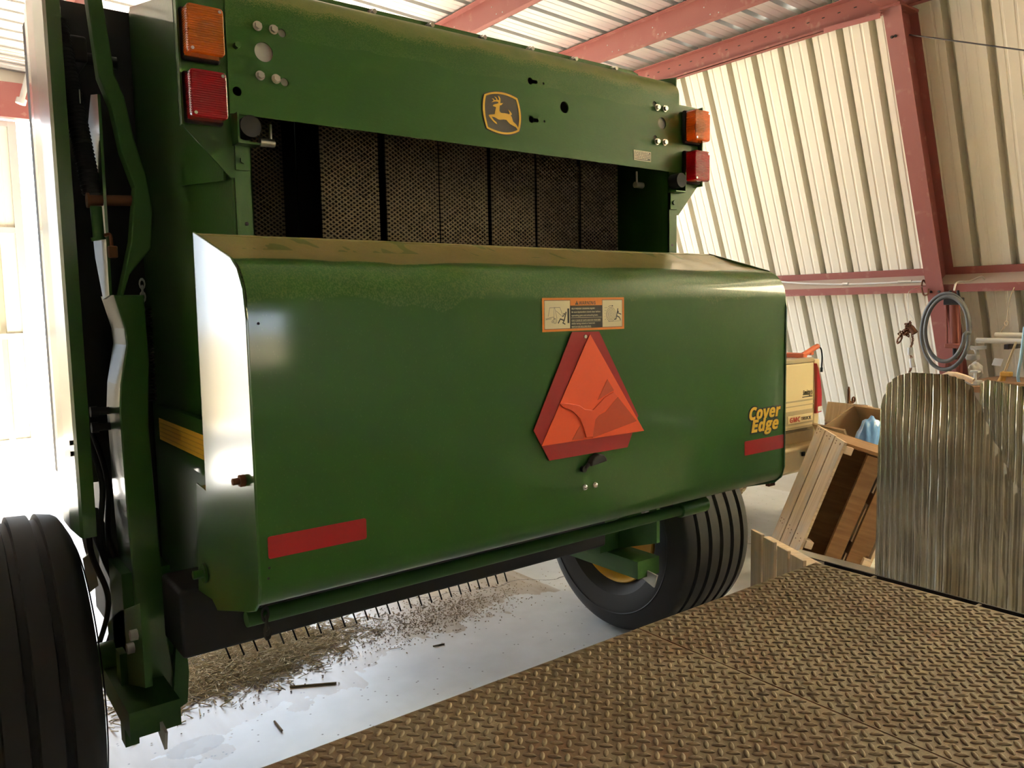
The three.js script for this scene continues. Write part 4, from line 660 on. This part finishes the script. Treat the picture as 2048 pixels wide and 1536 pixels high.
{
  const c = thing('tow_chain', 'rusty chain with shackles hanging by a wire from the girt', 'chain', [7.2, 1.0, -3.5]);
  const x = 7.2, link = (y, z, i, s = 1) => new THREE.TorusGeometry(0.011 * s, 0.0035 * s, 5, 10).scale(0.8, 1.5, 1).rotateY(i % 2 ? 1.5 : 0.2).translate(x, y, z);
  part(c, 'wire', [tube([[7.6, 1.78, -3.55], [7.4, 1.76, -3.53], [x, 1.72, -3.53], [x, 1.6, -3.53], [x, 1.47, -3.525]], 0.003, 30, 5), tube([[x, 1.53, -3.52], [x, 1.47, -3.48], [x, 1.46, -3.53]], 0.002, 20, 5)], M.zinc);
  const b = []; for (let i = 0; i < 26; i++) { const a = i * 2.4, r = 0.014 + 0.001 * i; b.push(new THREE.TorusGeometry(0.015, 0.0055, 5, 10).scale(0.8, 1.4, 1).rotateY(i).rotateX(i * 0.9).translate(x + 0.02 * Math.cos(a), 1.435 - i * 0.0042, -3.52 + r * Math.sin(a) - (i > 13 ? (i - 13) * 0.004 : 0))); }
  part(c, 'chain_bundle', b, M.rust); part(c, 'shackle', [new THREE.TorusGeometry(0.022, 0.008, 8, 16).scale(0.8, 1.6, 1).rotateY(1.3).rotateX(0.5).translate(x, 1.29, -3.6), rod([x, 1.4, -3.5], [x, 1.35, -3.46], 0.028, 10)], M.rust);
  for (let i = 0; i < 22; i++) part(c, 'chain_link', link(1.34 - i * 0.0165, -3.49 + 0.01 * Math.sin(i * 0.5), i), M.rust);
  part(c, 'connector', [rod([x, 1.22, -3.5], [x, 1.15, -3.5], 0.022, 10), rod([x, 1.12, -3.49], [x, 1.04, -3.47], 0.02, 8, 0.026)], M.greyPlate);
}
solo('pipe_hook', 'bent steel rod hook hanging empty on the girt beside the column', 'hook', tube([[7.63, 1.8, -3.58], [7.57, 1.83, -3.58], [7.545, 1.78, -3.58], [7.545, 1.72, -3.57], [7.54, 1.69, -3.55], [7.54, 1.7, -3.52], [7.54, 1.75, -3.515]], 0.008, 40, 6), M.rust, [7.57, 1.7, -3.56]);
{
  const c = thing('conduit_pipe', 'thin pale pipe lying along the dusty girt', 'pipe', [7.62, 1.81, -4.6]);
  part(c, 'pipe', tube([[7.7, 1.96, -5.7], [7.66, 1.88, -5.2], [7.64, 1.825, -4.5], [7.64, 1.822, -3.6]], 0.009, 30), M.whitePipe); part(c, 'coupling', rod([7.64, 1.826, -4.42], [7.64, 1.824, -4.36], 0.016), M.zinc); part(c, 'coupling', rod([7.64, 1.824, -3.85], [7.64, 1.824, -3.72], 0.014), M.zinc);
}
solo('baler_twine', 'frayed string with a knot hanging from the girt above the bench', 'string', [tube([[7.6, 1.74, -2.82], [7.55, 1.65, -2.83], [7.55, 1.5, -2.845], [7.55, 1.44, -2.85]], 0.004, 20, 5), new THREE.TorusGeometry(0.018, 0.005, 6, 12).rotateY(1.2).translate(7.55, 1.43, -2.85), tube([[7.55, 1.42, -2.85], [7.55, 1.38, -2.88], [7.55, 1.35, -2.89]], 0.005, 10, 5)], M.twine, [7.55, 1.4, -2.85]);
solo('stay_cable', 'thin steel cable slanting down from the column top', 'cable', rod([6.78, 3.84, -3.38], [6.2, 3.25, -2.1], 0.006, 6), M.darkSteel, [6.5, 3.5, -2.7]);
{
  const b = thing('work_bench', 'cluttered wooden bench against the slanting wall beyond the corrugated sheets', 'bench', [7.2, 0, -2.5]);
  part(b, 'bench_top', boxUV(bx(6.75, 7.8, 0.9, 0.95, -3.0, -0.8)), M.brownWood); for (const [x, z] of [[6.8, -2.9], [6.8, -0.95], [7.7, -2.9], [7.7, -0.95]]) part(b, 'bench_leg', bx(x, x + 0.07, 0, 0.9, z, z + 0.07), M.brownWood); part(b, 'bench_shelf', boxUV(bx(6.8, 7.75, 0.3, 0.33, -2.95, -0.85)), M.brownWood);
}
{
  const r = thing('pipe_rack', 'wall bracket carrying pale pipes above the bench', 'rack', [7.2, 1.3, -2.3]);
  part(r, 'bracket_arm', bar([7.9, 1.26, -2.62], [6.95, 1.26, -2.62], 0.03, 0.04), M.darkSteel); part(r, 'bracket_arm', bar([7.9, 1.26, -1.6], [6.95, 1.26, -1.6], 0.03, 0.04), M.darkSteel);
}
solo('pipe', 'pale grey pipe lying on the wall bracket', 'pipe', rod([7.0, 1.305, -2.86], [7.0, 1.305, -1.3], 0.022), M.whitePipe, [7.0, 1.3, -2.1], 'pipes on the wall bracket');
solo('pipe', 'cream painted pipe lying behind the pale grey pipe on the bracket', 'pipe', rod([7.15, 1.345, -2.78], [7.15, 1.345, -1.2], 0.022), M.cream, [7.15, 1.3, -2.0], 'pipes on the wall bracket');
{
  const c = thing('metal_clamp', 'grey cast clamp hanging under the pipe end', 'clamp', [7.0, 1.1, -2.9]);
  part(c, 'jaw', [new THREE.TorusGeometry(0.045, 0.018, 8, 18).rotateY(Math.PI / 2).translate(7.0, 1.2, -2.9), rb(6.97, 7.03, 1.14, 1.19, -2.93, -2.84, 0.01), bar([7.0, 1.24, -2.9], [7.0, 1.25, -2.78], 0.03, 0.03)], M.greyPlate);
}
{
  const b = thing('broom', 'slanting broom handle with an ochre wrapped end by the bench', 'broom', [7.0, 0.95, -2.62]);
  part(b, 'handle', rod([6.98, 0.97, -2.66], [6.98, 1.3, -2.56], 0.009), M.twine); part(b, 'wrapped_end', [rod([6.98, 0.955, -2.665], [6.98, 1.06, -2.63], 0.03, 12, 0.02), rb(6.95, 7.01, 1.02, 1.06, -2.66, -2.58, 0.01)], M.ochre);
}
solo('blue_tube_frame', 'pale blue bent tube frame standing on the bench end', 'frame', tube([[6.97, 1.42, -2.5], [6.97, 1.2, -2.515], [6.97, 1.0, -2.53], [6.97, 0.965, -2.51], [6.97, 0.965, -2.4], [6.97, 1.0, -2.38], [6.97, 1.42, -2.36]], 0.012, 50), M.blueTube, [6.97, 0.95, -2.45]);
solo('paper_tag', 'small grey card stuck to the wall above the bench', 'card', plateX([[-2.82, 1.09], [-2.8, 1.15], [-2.73, 1.145], [-2.75, 1.085]], 7.2, 0.004), M.white, [7.2, 1.1, -2.78]);
solo('dusty_sack', 'lumpy pale dusty rag hanging beside the hose coil', 'rag', (() => { const g = new THREE.SphereGeometry(0.06, 16, 12), p = g.attributes.position; for (let i = 0; i < p.count; i++) { const v = V(0, 0, 0).fromBufferAttribute(p, i), k = 1 + 0.2 * Math.sin(v.x * 90 + v.y * 60) * Math.sin(v.z * 80); p.setXYZ(i, v.x * k, v.y * k * 1.1, v.z * k * 0.9); } g.computeVertexNormals(); return J(g.translate(7.1, 1.05, -2.9), rod([7.1, 1.1, -2.9], [7.1, 1.16, -2.9], 0.004)); })(), M.white, [7.1, 1, -2.9]);
for (const [n, l, g, m] of [['scrap_iron', 'rusty bracket lying on the bench end', [rb(6.8, 6.9, 0.95, 0.99, -2.86, -2.76, 0.01), rod([6.85, 0.98, -2.8], [6.85, 1.06, -2.8], 0.012), rb(6.82, 6.88, 1.05, 1.07, -2.83, -2.77, 0.006)], M.greyPlate], ['scrap_wood', 'short wood offcut lying on the bench among scrap', [boxUV(rb(6.8, 6.9, 0.95, 0.99, -2.7, -2.35, 0.006))], M.brownWood], ['scrap_wood', 'curved pale wood strip sticking up behind the rounded sheet', [tube([[5.62, 0.02, -2.62], [5.61, 0.6, -2.58], [5.6, 1.12, -2.5], [5.6, 1.135, -2.4], [5.6, 1.1, -2.3]], 0.02, 24)], M.wood]]) { const o = J(g); o.computeBoundingBox(); const c = o.boundingBox; solo(n, l, 'scrap', o, m, [(c.min.x + c.max.x) / 2, c.min.y, (c.min.z + c.max.z) / 2]); }

// ---------------------------------------------------------------- straw and chaff on the floor
{
  const g = new THREE.BoxGeometry(1, 0.0025, 0.003), mk = (name, n, m, place, label) => { const im = new THREE.InstancedMesh(g, m, n), q = new THREE.Matrix4(); for (let i = 0; i < n; i++) { const [x, y, z, s, w] = place(i); q.compose(V(x, y, z), new THREE.Quaternion().setFromEuler(new THREE.Euler(rr(-0.3, 0.3), rr(0, 6.3), rr(-0.3, 0.3))), V(s, w, w)); im.setMatrixAt(i, q); } im.name = name; im.castShadow = im.receiveShadow = true; im.userData = { kind: 'stuff', label, category: 'debris' }; scene.add(im); };
  const gauss = () => (rnd() + rnd() + rnd() + rnd() - 2) * 0.9;
  mk('loose_straw', 4600, M.straw, () => { const a = rnd(), x = 1.15 + gauss() * 0.5, z = -3.62 + gauss() * 0.24 - 0.12 * (x - 1.15); return [x, 0.003 + 0.02 * a * Math.exp(-((x - 1.15) ** 2 + (z + 3.6) ** 2) * 12), z, rr(0.02, 0.09), rr(0.6, 1.4)]; }, 'pale loose straw scattered on the floor under the baler');
  mk('chaff', 3800, M.chaff, (i) => { const far = i > 1700, x = far ? 2.1 + gauss() * 0.6 : 1.1 + gauss() * 0.55, z = far ? -3.55 + gauss() * 0.22 : -3.6 + gauss() * 0.32; return [x, 0.003, z, rr(0.003, 0.009), rr(0.6, 1.5)]; }, 'dark chaff and seed scattered on the floor under the baler');
}
for (const [x, z, l, a, h, t] of [[1.3, -3.2, 0.2, 0.5, 0.004, 'long dark dry stalk lying on bare concrete near the straw'], [1.05, -2.96, 0.09, 1.6, 0.004, 'short thick stalk lying on the pale concrete by the deck edge'], [1.95, -3.2, 0.06, 0.2, 0.003, 'tiny stalk lying alone on clean concrete near the axle']]) solo('stalk', t, 'stalk', rod([x - l / 2 * Math.cos(a), h, z - l / 2 * Math.sin(a)], [x + l / 2 * Math.cos(a), h, z + l / 2 * Math.sin(a)], h, 6), M.chaff, [x, 0, z], 'single stalks on the floor');

renderer.render(scene, camera);
